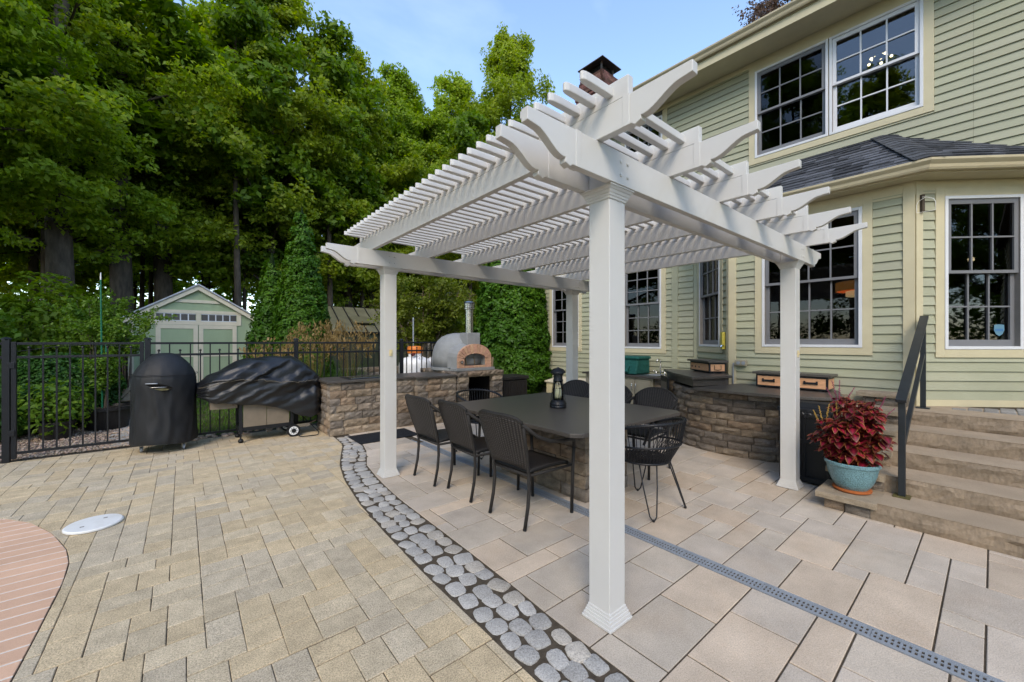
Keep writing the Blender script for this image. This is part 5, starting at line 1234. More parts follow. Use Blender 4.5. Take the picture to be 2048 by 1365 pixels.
for (x, y) in ((kx - .24, ky - .03), (kx + .20, ky - .17), (kx + .02, ky + .26)):
    w = MB().tube([(x - .014, y, .042), (x + .014, y, .042)], .040, 18).build('castor', 'zinc', kt, smooth=True, angle=40)
    b = MB(); b.box((x - .022, y - .015, .042), (x - .016, y + .015, .11)); b.box((x + .016, y - .015, .042), (x + .022, y + .015, .11)); b.box((x - .022, y - .015, .11), (x + .022, y + .015, .135)); b.build('castor_fork', 'steel', kt)

# ------------------------------------------------------------ covered gas grill
gr = thing('covered_gas_grill', (.98, 7.25, 0), 'gas grill cart under a shiny wrinkled black vinyl cover', 'grill')
def hullz(x): return float(np.interp(x, [.18, .26, .42, .62, .78, .95, 1.20, 1.34, 1.46, 1.60, 1.70, 1.76], [.90, .99, 1.07, 1.19, 1.245, 1.25, 1.26, 1.265, 1.20, 1.08, 1.0, .90]))
def hem(x, front): return float(np.interp(x, [.18, .35, .6, .85, 1.1, 1.35, 1.6, 1.76], [.70, .62, .585, .55, .50, .36, .28, .34] if front else [.66, .60, .55, .55, .5, .45, .4, .4]))
nu, nv = 130, 64; V = []; rr = np.random.default_rng(9)
cr = [(rr.uniform(.25, 1.7), rr.uniform(.5, 1.2), rr.uniform(.20, .62), rr.uniform(.045, .10), rr.uniform(.018, .05) * (1 if q % 3 else -.8)) for q in range(22)]
for i in range(nu + 1):
    x = lerp(.16, 1.78, i / nu); top = hullz(x); e = abs(2 * i / nu - 1); ewid = 1 - .55 * max(0, (e - .82) / .18) ** 2
    for j in range(nv + 1):
        t = j / nv        # 0 front hem -> .5 top -> 1 back hem
        if t < .42: q = t / .42; z = lerp(hem(x, 1), top - .07, q); y = -.33 - .03 * math.sin(q * math.pi) + .06 * q ** 3
        elif t < .58: q = (t - .42) / .16; z = top - .07 + .07 * math.sin(q * math.pi); y = lerp(-.27, .22, q)
        else: q = (t - .58) / .42; z = lerp(top - .07, hem(x, 0), q); y = lerp(.22, .30, q)
        f_ = 0
        if t < .46:
            for (cx_, cz_, ang, wd_, am) in cr: d_ = (x - cx_) * math.sin(ang) - (z - cz_) * math.cos(ang); al = (x - cx_) * math.cos(ang) + (z - cz_) * math.sin(ang); f_ += am * max(0, 1 - abs(d_) / wd_) ** 1.5 * math.exp(-(al / .42) ** 2)
            f_ += .005 * math.sin(x * 9 - z * 31) + .03 * math.exp(-((z - .90 - .05 * math.sin(x * 3)) / .03) ** 2)
            f_ *= min(1, t / .04 + .3)
        V.append((x + .01 * math.sin(z * 20 + j), 7.30 + y * ewid - f_, z + .010 * math.sin(x * 16 + j * .7) * (1 if .1 < t < .9 else .6)))
F = [(i * (nv + 1) + j, (i + 1) * (nv + 1) + j, (i + 1) * (nv + 1) + j + 1, i * (nv + 1) + j + 1) for i in range(nu) for j in range(nv)]
F += [tuple(range(nv + 1)), tuple(range(nu * (nv + 1) + nv, nu * (nv + 1) - 1, -1))]
b = MB(); b.add(V, F); o = b.build('cover', 'cover_vinyl', gr, smooth=True)
b = MB(); pth = []
for i in range(2, nu - 1, 2):
    x = lerp(.16, 1.78, i / nu); zt = .86 + .05 * math.sin((x - .2) * 2.2) - .035 * math.cos(x * 5)
    best = min((V[i * (nv + 1) + j] for j in range(0, 28)), key=lambda p: abs(p[2] - zt)); pth.append((best[0], best[1] - .004, best[2]))
b.tube(pth, .0045, 5); b.build('piping', 'piping', gr)
MB().box((.30, 7.06, .52), (.62, 7.52, .70)).build('side_shelf', 'grill_box', gr, bevel=.004)
for x in (.66, 1.33):
    for y in (7.06, 7.50): MB().box((x - .022, y - .022, .13 if x < 1 else .16), (x + .022, y + .022, .62)).build('leg', 'black_metal', gr, bevel=.003)
for x0, x1 in ((.69, .985), (.99, 1.29)): MB().box((x0, 7.045, .225), (x1, 7.06, .64)).build('door', 'grill_box', gr, bevel=.003)
MB().box((.64, 7.05, .165), (1.36, 7.52, .222)).build('bottom_shelf', 'black_metal', gr, bevel=.003)
for y in (7.02, 7.54):
    w = MB().tube([(1.345, y - .025, .095), (1.345, y + .025, .095)], .094, 26).build('wheel', 'black_resin', gr, smooth=True, angle=40)
    b = MB(); b.tube([(1.345, y - .030, .095), (1.345, y - .0255, .095)], .066, 22); b.build('hub', 'tank_white', w)
    b = MB(); b.tube([(1.345, y - .034, .095), (1.345, y - .031, .095)], .034, 16); [b.box((1.345 + .045 * math.cos(a) - .006, y - .0325, .095 + .045 * math.sin(a) - .006), (1.345 + .045 * math.cos(a) + .006, y - .0305, .095 + .045 * math.sin(a) + .006)) for a in np.linspace(0, 6.283, 9)[:-1]]; b.build('hub_cap', 'black_resin', w)
for y in (7.06, 7.50): MB().lathe([(.022, 0), (.034, .012), (.036, .03), (.028, .05), (.010, .06)], (.66, y, .001), 14).build('castor', 'black_resin', gr, smooth=True); MB().tube([(.66, y, .055), (.66, y, .14)], .010, 8).build('castor_stem', 'black_metal', gr)
b = MB(); b.tube([(1.50, 7.35, .30), (1.62, 7.15, .14), (1.70, 6.95, .03), (1.66, 6.86, .008), (1.52, 6.87, .008), (1.42, 6.90, .008), (1.40, 7.05, .03)], .008, 7); b.build('gas_hose', 'black_resin', gr, smooth=True)
b = MB(); b.box((1.40, 7.10, .12), (1.60, 7.14, .17)); b.tube([(1.58, 7.12, .16), (1.70, 7.14, .20)], .012, 6); b.build('burner_valve', 'steel', gr)

# ------------------------------------------------------------ shed, greenhouse, tanks, boxes behind the fence
sd = thing('garden_shed', (.37, 16.7, 0), 'sage green garden shed with cream trim, double doors and transom lights', 'shed')
sx0, sx1, sy, sye = -1.15, 1.92, 15.5, 18.6; smx = .375; ez_, rz_ = 2.20, 3.17
b = MB(); b.prism([(sx0, sy, .02), (sx1, sy, .02), (sx1, sy, ez_), (smx, sy, rz_ - .05), (sx0, sy, ez_)], (0, sye - sy, 0)); b.build('wall', 'shed_green', sd)
def tb_(x0, x1, z0, z1, d=.03, m='shed_trim', name='trim_board'): return MB().box((x0, sy - d, z0), (x1, sy - .001, z1)).build(name, m, sd, bevel=.003)
tb_(sx0 - .03, sx0 + .09, .02, ez_ + .02); tb_(sx1 - .09, sx1 + .03, .02, ez_ + .02)
for s0, s1 in ((sx0 - .17, smx), (sx1 + .17, smx)):
    sg = 1 if s1 > s0 else -1; zl = ez_ - .12; zr_ = rz_
    b = MB(); b.prism([(s0, sy - .10, zl + .02), (s1, sy - .10, zr_ + .02), (s1, sy - .10, zr_ - .12), (s0, sy - .10, zl - .11)], (0, .05, 0)); b.build('barge_board', 'shed_trim', sd, bevel=.003)
    b = MB(); b.prism([(s0 - sg * .03, sy - .14, zl + .025), (s1, sy - .14, zr_ + .025), (s1, sy - .14, zr_ + .075), (s0 - sg * .03, sy - .14, zl + .07)], (0, sye - sy + .28, 0)); b.build('roof_slope', 'shed_roof', sd)
b = MB(); b.prism([(-.18, sy - .03, 2.66), (.93, sy - .03, 2.66), (.80, sy - .03, 2.75), (-.05, sy - .03, 2.75)], (0, .029, 0)); b.build('gable_trim', 'shed_trim', sd)
tb_(-.78, 1.52, 2.33, 2.43); tb_(-.72, 1.46, 1.99, 2.10, .028)
for x0, x1 in ((-.72, -.60), (.32, .44), (1.34, 1.46)): tb_(x0, x1, 2.101, 2.329, .026)
for x0, x1 in ((-.60, .32), (.44, 1.34)):
    for k in range(5):
        a = lerp(x0, x1, k / 5) + .015; c_ = lerp(x0, x1, (k + 1) / 5) - .015; MB().box((a, sy - .016, 2.125), (c_, sy - .010, 2.31)).build('pane', 'granite', sd)
    b = MB(); b.box((x0 + .002, sy - .020, 2.102), (x1 - .002, sy - .012, 2.124)); b.box((x0 + .002, sy - .020, 2.311), (x1 - .002, sy - .012, 2.328)); [b.box((lerp(x0, x1, k / 5) - .0145, sy - .020, 2.1245), (lerp(x0, x1, k / 5) + .0145, sy - .012, 2.3105)) for k in range(1, 5)]; b.build('transom_bars', 'sash_white', sd)
for x0, x1 in ((-.60, .365), (.385, 1.34)):
    dr = MB().box((x0, sy - .018, .10), (x1, sy - .002, 1.985)).build('door', 'shed_green', sd)
    for a, c_, z0, z1 in ((x0, x0 + .11, .10, 1.985), (x1 - .11, x1, .10, 1.985), (x0 + .11, x1 - .11, 1.87, 1.985), (x0 + .11, x1 - .11, 1.02, 1.12), (x0 + .11, x1 - .11, .10, .24)): MB().box((a, sy - .034, z0), (c_, sy - .019, z1)).build('door_trim', 'shed_trim', dr, bevel=.002)
b = MB(); b.tube([(.32, sy - .035, 1.10), (.32, sy - .07, 1.10), (.45, sy - .075, 1.10)], .012, 7); b.build('door_latch', 'black_metal', sd)

gh = thing('greenhouse', (6, 17, 0), 'long brown tinted greenhouse with dark glazing bars', 'greenhouse')
gx0, gx1, gy0, gy1, ge, gr_ = 3.9, 8.0, 16.0, 19.4, 1.85, 2.95
MB().box((gx0, gy0, 0), (gx1, gy1, ge)).build('wall', 'greenhouse_wall', gh)
for k in range(9):
    x0, x1 = lerp(gx0, gx1, k / 9) + .02, lerp(gx0, gx1, (k + 1) / 9) - .02
    for (ya, za, yb, zb) in ((gy0 - .06, ge - .02, (gy0 + gy1) / 2, gr_), (gy1 + .06, ge - .02, (gy0 + gy1) / 2, gr_)):
        b = MB(); b.add([(x0, ya, za), (x1, ya, za), (x1, yb, zb), (x0, yb, zb), (x0, ya, za - .02), (x1, ya, za - .02), (x1, yb, zb - .02), (x0, yb, zb - .02)], [(0, 1, 2, 3), (7, 6, 5, 4), (0, 4, 5, 1), (1, 5, 6, 2), (2, 6, 7, 3), (3, 7, 4, 0)]); b.build('roof_panel', 'greenhouse_panel', gh)
    MB().box((x0, gy0 - .012, .10), (x1, gy0 - .002, ge - .08)).build('wall_panel', 'greenhouse_wall', gh)
for k in range(10):
    x = lerp(gx0, gx1, k / 9); b = MB(); b.tube([(x, gy0 - .07, ge - .01), (x, (gy0 + gy1) / 2, gr_ + .02), (x, gy1 + .07, ge - .01)], .022, 5); b.build('roof_bar', 'black_metal', gh); MB().box((x - .018, gy0 - .03, 0), (x + .018, gy0 - .013, ge)).build('wall_bar', 'black_metal', gh)
MB().box((gx0 - .05, gy0 - .10, ge - .04), (gx1 + .05, gy0 - .05, ge + .01)).build('eave_rail', 'black_metal', gh)
for xx in (gx0, gx1): b = MB(); b.prism([(xx, gy0, ge), (xx, gy1, ge), (xx, (gy0 + gy1) / 2, gr_ - .02)], (.02 if xx > 5 else -.02, 0, 0)); b.build('gable', 'greenhouse_panel', gh)
for k, (x0, z0) in enumerate(((5.3, 2.12), (6.6, 2.12))):
    b = MB(); y0, y1 = gy0 + .35, gy0 + 1.0; zf = lambda y: ge - .02 + (gr_ - ge + .02) * (y - gy0 + .06) / ((gy1 - gy0) / 2 + .06); b.add([(x0, y0, zf(y0) + .16), (x0 + .85, y0, zf(y0) + .16), (x0 + .85, y1, zf(y1) + .03), (x0, y1, zf(y1) + .03)], [(0, 1, 2, 3)]); o = b.build('roof_vent', 'greenhouse_panel', gh); o.modifiers.new('s', 'SOLIDIFY').thickness = .03
tl = thing('tool_shed', (9.6, 18, 0), 'plain taupe outbuilding with a gable end beyond the bare branched shrub', 'shed')
b = MB(); b.prism([(8.35, 16.6, 0), (10.4, 16.6, 0), (10.4, 16.6, 2.15), (9.38, 16.6, 2.95), (8.35, 16.6, 2.15)], (0, 2.6, 0)); b.build('wall', 'taupe', tl)
for s0, s1 in ((8.2, 9.38), (10.55, 9.38)): b = MB(); b.prism([(s0, 16.45, 2.05), (s1, 16.45, 2.98), (s1, 16.45, 3.05), (s0, 16.45, 2.12)], (0, 2.9, 0)); b.build('roof_slope', 'black_resin', tl)
rw = thing('garden_wall', (4.5, 13.2, 0), 'low dry-laid tan stone garden wall behind the fence', 'wall')
stone_wall(rw, *straight((3.2, 13.2), (1, 0)), 3.6, .0, .62, 4, lens=(.3, .6), depth=.3); MB().box((3.25, 13.25, 0), (6.75, 13.6, .60)).build('core', 'splitstone', rw, tint=(1, 1, 1))

for i, (x, y, lb) in enumerate(((4.24, 8.72, 'white propane cylinder with an orange valve hood behind the fence'), (4.98, 8.80, 'second white propane cylinder half hidden by the oven dome'))):
    t = thing('propane_tank', (x, y, 0), lb, 'gas tank', 'propane tanks behind the oven')
    MB().lathe([(.30, 0), (.31, .03), (.365, .05), (.372, .10), (.372, .93), (.365, .99), (.335, 1.05), (.27, 1.10), (.16, 1.13), (.13, 1.135)], (x, y, .0), 36).build('cylinder', 'tank_white', t, smooth=True, angle=40)
    MB().lathe([(.155, 1.137), (.158, 1.20), (.15, 1.21)], (x, y, 0), 24).build('collar', 'tank_white', t, smooth=True, angle=40)
    MB().lathe([(.175, 1.212), (.180, 1.22), (.180, 1.33), (.168, 1.365), (.12, 1.378), (.01, 1.385)], (x, y, 0), 28).build('hood', 'tank_orange', t, smooth=True, angle=40)
    b = MB(); b.tube([(x - .10, y - .16, 1.20), (x - .19, y - .24, 1.18)], .035, 10); b.build('regulator', 'dark_red', t)
    b = MB(); b.tube([(x - .05, y - .30, 1.085), (x - .05, y - .34, 1.14), (x + .02, y - .34, 1.14), (x + .02, y - .30, 1.085)], .012, 6); b.build('lifting_lug', 'tank_white', t)
MB_p = thing('vent_pipe', (5.55, 10.4, 0), 'thin grey metal pole standing behind the propane tanks', 'pole')
MB().tube([(5.0, 10.4, -.05), (5.0, 10.4, 2.1)], .02, 8).build('shaft', 'zinc', MB_p); MB().lathe([(.026, 0), (.026, .05), (.008, .06)], (5.0, 10.4, 2.1), 10).build('cap', 'zinc', MB_p)
db = thing('deck_box', (5.5, 6.85, 0), 'dark brown ribbed resin deck box between the oven and the hedge', 'storage box')
MB().box((5.20, 6.60, .003), (5.90, 7.10, .66)).build('body', 'dark_resin', db, bevel=.012); MB().box((5.17, 6.57, .665), (5.93, 7.13, .74)).build('lid', 'dark_resin', db, bevel=.018)
for k in range(11): x = 5.235 + k * .063; MB().box((x - .010, 6.588, .04), (x + .010, 6.599, .63)).build('rib', 'dark_resin', db, bevel=.003)
MB().box((5.45, 6.566, .675), (5.65, 6.5695, .715)).build('grip', 'black_resin', db)
d2 = thing('deck_box', hw(7.15, 5.95, 0), 'low cream resin deck box against the clapboards behind the wicker chairs', 'storage box', rz=TH, base=(7.15, 5.95, 0))
MB().box((6.92, 5.55, .003), (7.41, 6.75, .50)).build('body', 'ivory', d2, bevel=.012); b = MB(); b.prism([(6.89, 5.52, .505), (7.42, 5.52, .505), (7.42, 5.52, .62), (6.89, 5.52, .55)], (0, 1.26, 0)); b.build('lid', 'shed_trim', d2, bevel=.012)
# log stakes by the oven
for i, (x, y, h, a) in enumerate(((5.35, 7.25, 1.12, .05),)):
    t = thing('garden_stake', (x, y, 0), 'short pale wooden stake leaning beside the oven plinth', 'stake'); MB().tube([(x, y, 0), (x + a, y, h * .6), (x + a * 1.6, y, h)], [.022, .020, .018], 8).build('shaft', 'bark_pale', t); MB().lathe([(.019, 0), (.012, .02)], (x + a * 1.6, y, h), 8).build('tip', 'bark_pale', t)

# ------------------------------------------------------------ foliage
def leaf_arrays(C, Nrm, size, asp=.62, rr=rng, szvar=.35):
    """one four-cornered leaf per centre, tilted to its normal"""
    n = len(C); Nn = Nrm / (np.linalg.norm(Nrm, axis=1, keepdims=True) + 1e-9); a = rr.normal(size=(n, 3)); t = a - Nn * (a * Nn).sum(1, keepdims=True); t /= np.linalg.norm(t, axis=1, keepdims=True) + 1e-9; b = np.cross(Nn, t)
    s = (size * (1 + rr.uniform(-szvar, szvar, n)))[:, None]; fold = Nn * s * .10
    V = np.stack([C - t * s * .55, C + b * s * asp * .5 + fold - t * s * .05, C + t * s * .55, C - b * s * asp * .5 + fold - t * s * .05], 1).reshape(-1, 3)
    return V, np.arange(4 * n).reshape(n, 4)
def clump_leaves(P, Rd, flat, per, size, rr, up=1.0, out=.35, rad=0):
    k = (per * (Rd / Rd.mean()) ** 2).astype(int) + 8; idx = np.repeat(np.arange(len(P)), k); n = len(idx)
    d = rr.normal(size=(n, 3)); d /= np.linalg.norm(d, axis=1, keepdims=True); d *= (rr.uniform(0, 1, n) ** .45)[:, None]
    off = d * Rd[idx][:, None]; off[:, 2] *= flat; off[:, 2] -= .25 * (off[:, 0] ** 2 + off[:, 1] ** 2) / Rd[idx]
    rv = P[idx].copy(); rv[:, 2] = 0; rv /= np.linalg.norm(rv, axis=1, keepdims=True) + .3
    return leaf_arrays(P[idx] + off, np.stack([d[:, 0] * out, d[:, 1] * out, np.full(n, up)], 1) + rv * rad + rr.normal(0, .5, (n, 3)), size, rr=rr)
def tree_mesh(seed, H, cb, Rr, limbs, per, size, lm, trunk_r=.22, flat=.38, bm='bark', gap=.62, droop=.16, lean=(0, 0), csize=(.5, .95)):
    """returns (trunk mesh object, crown mesh object) at the origin"""
    rr = np.random.default_rng(seed); b = MB(); tp_ = []
    for k in range(9):
        t = k / 8; tp_.append(Vector((lean[0] * t * t * H + .10 * math.sin(3 * t + seed), lean[1] * t * t * H + .10 * math.cos(2.3 * t + seed) - .1, H * .96 * t - .15)))
    b.tube(tp_, [trunk_r * (1.35 if k == 0 else 1 - .86 * (k / 8) ** .9) for k in range(9)], 9)
    def trunk_at(z): t = min(1, max(0, (z + .15) / (H * .96))); k = min(7, int(t * 8)); return tp_[k].lerp(tp_[k + 1], t * 8 - k)
    P = []; Rd = []
    for i in range(limbs):
        t = (i + .5) / limbs; z = lerp(cb, H * .97, t ** .92); prof = lerp(.72, 1, t / .3) if t < .3 else 1 - .86 * ((t - .3) / .7) ** 1.35
        ln_ = Rr * prof * rr.uniform(.72, 1.15); az = i * 2.39996 + rr.uniform(-.45, .45); d = Vector((math.cos(az), math.sin(az), 0)); s = trunk_at(max(cb * .8, z - ln_ * .42)); e = trunk_at(z) + d * ln_ + Vector((0, 0, -droop * ln_ * (1 - t) + rr.uniform(-.5, .5)))
        m_ = s.lerp(e, .5) + Vector((0, 0, .08 * ln_)); r0 = max(.02, trunk_r * .34 * (1 - .6 * t)); b.tube([s, m_, e], [r0, r0 * .6, r0 * .15], 5, cap=False)
        n = max(3, int(ln_ / gap)); sdv = Vector((-d.y, d.x, 0))
        for q in range(n + 1):
            w = .26 + .76 * q / n; p = (s.lerp(m_, w * 2) if w < .5 else m_.lerp(e, w * 2 - 1)); tw = ln_ * .40 * (1.15 - w) + .45
            for rep_ in range(3):
                o_ = (sdv * rr.choice([-1, 1]) * rr.uniform(.35, 1) + d * rr.uniform(-.1, .7)).normalized() * tw * rr.uniform(.5, 1.1) + Vector((0, 0, rr.uniform(-.45, .55) * (.5 + flat)))
                if rep_ == 0: b.tube([p, p + o_], [max(.008, r0 * .22), .004], 4, cap=False)
                for w2 in (.35, .7, 1.0):
                    P.append(p + o_ * w2 + Vector((rr.normal(0, .12), rr.normal(0, .12), rr.normal(0, .10)))); Rd.append(rr.uniform(*csize) * (1.1 - .3 * w2))
    P = np.array([tuple(p) for p in P]); Rd = np.array(Rd); V, F = clump_leaves(P, Rd, flat, per, size, rr, .38, .35, .45)
    return b, V, F
def plant_tree(name, spec, loc, label, cat='tree', group=None, lm='leaf_maple', bm='bark', rz=0, sc=1):
    t = thing(name, loc, label, cat, group, rz=rz, base=(0, 0, 0)); b, V, F = spec; b.build('trunk', bm, t, smooth=True); np_mesh('crown', V, F, lm, t); t.scale = (sc, sc, sc); return t
TALL = tree_mesh(3, 17.5, 5.0, 5.8, 44, 30, .145, 'm', .34, droop=.07, csize=(.24, .58), gap=.62, flat=.55)
MIDA = tree_mesh(5, 18.5, 4.6, 4.6, 42, 27, .17, 'm', .26, droop=.04, csize=(.26, .6), gap=.66, flat=.7)
MIDB = tree_mesh(8, 19.0, 5.0, 4.2, 42, 27, .17, 'm', .24, droop=-.10, flat=.8, csize=(.26, .6), gap=.66)
SLIM = tree_mesh(12, 20.0, 5.5, 3.3, 44, 26, .16, 'm', .22, droop=-.28, flat=1.0, csize=(.24, .55), gap=.6)
POLE = tree_mesh(15, 16.0, 7.0, 2.4, 14, 16, .22, 'm', .15, flat=.7, gap=.8, csize=(.3, .6))
G1 = 'broadleaf trees along the wood edge'
t_maple = plant_tree('maple_tree', TALL, (-3.4, 20.8, 0), 'big maple with low spreading branches behind the shed', 'tree', G1)
t_a = plant_tree('broadleaf_tree', MIDA, (3.2, 21.6, 0), 'tall broadleaf tree rising behind the twin columnar evergreens', 'tree', G1, 'leaf_oak', rz=.6)
t_b = plant_tree('broadleaf_tree', MIDB, (10.4, 24.5, 0), 'rounded broadleaf tree behind the greenhouse', 'tree', G1, 'leaf_maple', rz=2)
t_s = plant_tree('broadleaf_tree', SLIM, (18.6, 23.0, 0), 'tallest slim pale green tree standing clear against the sky near the chimney', 'tree', G1, 'leaf_oak', sc=1.24)
def again(t, loc, rz, sc, label, group=G1):
    o = clone(t, loc, rz, label); o.scale = (sc, sc, sc * random.uniform(.95, 1.05)); o['group'] = group; return o
again(t_maple, (-7.3, 14.4, 0), 2.1, .95, 'spreading maple at the outer wood edge beyond the potted shrubs')
again(t_a, (7.0, 22.6, 0), 3.3, .98, 'tall broadleaf tree directly behind the greenhouse ridge'); again(t_b, (1.0, 23.4, 0), 4.1, .96, 'broadleaf tree directly behind the shed roof')
again(t_b, (15.2, 25.2, 0), 1.2, 1.08, 'broadleaf tree behind the bare branched shrub'); again(t_a, (22.5, 21.5, 0), 5.0, .90, 'broadleaf tree behind the clipped hedge and chimney')
again(t_b, (12.6, 27.2, 0), 2.7, 1.04, 'broadleaf tree filling the gap behind the greenhouse'); again(t_a, (16.6, 28.0, 0), 1.9, 1.05, 'broadleaf tree just behind the slim pale tree')
again(t_a, (14.0, 21.6, 0), .4, .80, 'shorter broadleaf tree in front of the slim pale tree')
SECOND = [(-6.4, 23.5), (-1.0, 28), (5.6, 29), (12.2, 31), (19.5, 31), (26, 27)]
for i, (x, y) in enumerate(SECOND): again((t_a, t_b, t_s)[i % 3], (x, y, 0), i * 1.3, random.uniform(.9, 1.02) * (.86 if i % 3 == 2 else 1), 'tall broadleaf tree in the second row of the wood', 'second row of the wood')
for i, (x, y) in enumerate(((-13.5, 7), (-15, -1), (-13, -9), (-17, 3.5), (-8, -15), (1, -16), (8, -15.5), (15, -15))): again((t_b, t_a)[i % 2], (x, y, 0), i * 2.1, .98 if y > 3 else .62, 'unseen broadleaf tree put in for the window reflections', 'unseen trees put in for the window reflections')  # out of view, added so the window panes mirror trees
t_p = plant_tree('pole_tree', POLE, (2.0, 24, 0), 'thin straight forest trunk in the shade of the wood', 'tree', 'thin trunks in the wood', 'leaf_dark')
rp_ = random.Random(4); cnt = 0
for i in range(24):
    y = rp_.uniform(19.5, 36); x = rp_.uniform(-8, 26)
    o = again(t_p, (x, y, 0), rp_.uniform(0, 6), rp_.uniform(.75, 1.15), 'thin straight forest trunk in the shade of the wood', 'thin trunks in the wood')
for i, (x, y) in enumerate(((-3.0, 18.7), (-1.75, 20.2), (-.65, 22.0), (5.2, 23.6), (8.7, 24.0), (12.4, 27))):
    t = thing('forest_trunk', (x, y, 0), 'thick dark trunk standing inside the shaded wood', 'tree', 'thick trunks in the wood'); b = MB(); b.tube([(x, y, -.1), (x + .05, y, 3), (x - .05, y + .1, 7), (x + .1, y, 13)], [.40, .32, .27, .15], 9); b.build('trunk', 'bark', t, smooth=True)
    V, F = clump_leaves(np.array([(x + rp_.uniform(-2, 2), y + rp_.uniform(-2, 2), rp_.uniform(8, 14)) for _ in range(26)]), np.full(26, 1.0), .4, 130, .28, rng); np_mesh('crown', V, F, 'leaf_dark', t, loc=(x, y, 0))
# low dark understory and the far wood
rr = np.random.default_rng(77); P = []; n = 720
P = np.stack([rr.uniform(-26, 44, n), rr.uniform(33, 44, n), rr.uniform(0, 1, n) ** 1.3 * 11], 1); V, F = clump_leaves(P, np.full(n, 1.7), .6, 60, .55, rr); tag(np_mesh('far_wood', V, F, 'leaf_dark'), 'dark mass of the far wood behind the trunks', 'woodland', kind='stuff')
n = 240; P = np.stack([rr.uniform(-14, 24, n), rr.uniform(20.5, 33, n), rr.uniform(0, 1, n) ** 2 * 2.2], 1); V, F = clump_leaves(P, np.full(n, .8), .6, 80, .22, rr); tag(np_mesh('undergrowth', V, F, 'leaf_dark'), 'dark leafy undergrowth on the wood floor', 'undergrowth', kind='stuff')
n = 420; P = np.stack([rr.uniform(-12.5, -10.5, n), rr.uniform(-16, 16, n), rr.uniform(0, 1, n) * 2.6], 1); V, F = clump_leaves(P, np.full(n, .8), .7, 45, .2, rr); tag(np_mesh('reflection_thicket', V, F, 'leaf_dark'), 'unseen leafy thicket added to darken the window reflections', 'thicket', kind='stuff')  # unseen, added so the lower bay panes mirror dark green
n = 330; P = np.stack([rr.uniform(-12, 20, n), rr.uniform(-13.5, -12, n), rr.uniform(0, 1, n) * 2.8], 1); V, F = clump_leaves(P, np.full(n, .8), .7, 45, .2, rr); tag(np_mesh('reflection_thicket', V, F, 'leaf_dark'), 'unseen leafy thicket added to cover the horizon mirrored in the bay', 'thicket', kind='stuff')  # unseen, added to keep the bare horizon out of the side pane's reflection
# tree over the roof
RED = tree_mesh(21, 20, 12, 2.6, 18, 4, .14, 'm', .2, flat=.9, droop=-.4, gap=.6, csize=(.2, .45)); plant_tree('autumn_tree', RED, (23.5, 7.4, 0), 'sparse tree with reddish leaf tips showing above the house eave', 'tree', None, 'leaf_reddish')

def surface_foliage(fn, n, size, rr, noise=.10, nclump=240, tilt=.5, up=.35, asp=.55):
    """leaves on a lumpy closed surface: fn(u,v) -> (point, normal) arrays"""
    u, v = rr.uniform(0, 1, n), rr.uniform(0, 1, n); p, nn = fn(u, v); c, cn = fn(rr.uniform(0, 1, nclump), rr.uniform(0, 1, nclump))
    amp = rr.uniform(-1, 1, nclump); best = np.zeros(n); step = 4000
    for s in range(0, n, step):
        d = ((p[s:s + step, None, :] - c[None]) ** 2).sum(2); k = d.argmin(1); dm = np.sqrt(d[np.arange(len(k)), k]); best[s:s + step] = amp[k] * np.exp(-(dm / (.9 * math.sqrt(4 * noise))) ** 2)
    depth = -rr.uniform(0, 1, n) ** 2 * noise * 1.6
    p = p + nn * (best * noise + depth)[:, None]; q = nn + rr.normal(0, tilt, (n, 3)); q[:, 2] += up
    return leaf_arrays(p, q, size, asp, rr)
def cone_fn(x, y, H, Rb, z0=.05, pw=.75):
    def fn(u, v):
        t = 1 - np.sqrt(1 - v * .995); z = z0 + t * (H - z0); r_ = Rb * (1 - t ** 1.6) ** pw * np.minimum(1, .55 + t * 4); a = u * 2 * np.pi
        p = np.stack([x + r_ * np.cos(a), y + r_ * np.sin(a), z], 1); nn = np.stack([np.cos(a), np.sin(a), np.full(len(u), .25)], 1); return p, nn / np.linalg.norm(nn, axis=1, keepdims=True)
    return fn
def ell_fn(x, y, z, a, b_, c_, zmin=0):
    def fn(u, v):
        th = u * 2 * np.pi; cz = 1 - v * (1 + (z - zmin) / c_ * .9); cz = np.clip(cz, -1, 1); s = np.sqrt(1 - cz ** 2); nn = np.stack([s * np.cos(th), s * np.sin(th), cz], 1); return np.array([x, y, z]) + nn * np.array([a, b_, c_]), nn
    return fn
def evergreen(name, x, y, H, Rb, n, label, size=.085, pw=.75, group=None):
    t = thing(name, (x, y, 0), label, 'evergreen', group); b = MB(); b.tube([(x, y, -.05), (x, y, H * .7)], [.07, .02], 7); b.build('trunk', 'bark', t)
    rr = np.random.default_rng(int(x * 100 + n)); V, F = surface_foliage(cone_fn(x, y, H, Rb, pw=pw), n, size, rr, .085, int(n / 50), .5, .6); np_mesh('crown', V, F, 'leaf_thuja', t, loc=(x, y, 0))
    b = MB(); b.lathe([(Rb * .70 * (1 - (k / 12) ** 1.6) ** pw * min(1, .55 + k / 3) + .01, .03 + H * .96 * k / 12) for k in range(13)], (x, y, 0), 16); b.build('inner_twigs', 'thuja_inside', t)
    return t
evergreen('columnar_evergreen', 2.42, 11.6, 5.2, .78, 36000, 'taller of the two columnar evergreens beside the shed', .075, .95, group='columnar evergreens'); evergreen('columnar_evergreen', 1.86, 12.4, 4.0, .66, 20000, 'shorter columnar evergreen next to the shed wall', .075, .95, group='columnar evergreens')
evergreen('columnar_evergreen', 6.60, 8.0, 4.3, 1.0, 46000, 'broad dense evergreen hedge between the oven and the house', .085, .32, 'columnar evergreens')
evergreen('columnar_evergreen', 7.75, 9.3, 3.9, 1.0, 22000, 'evergreen hedge half hidden behind the broad one at the house corner', .09, .45, 'columnar evergreens')
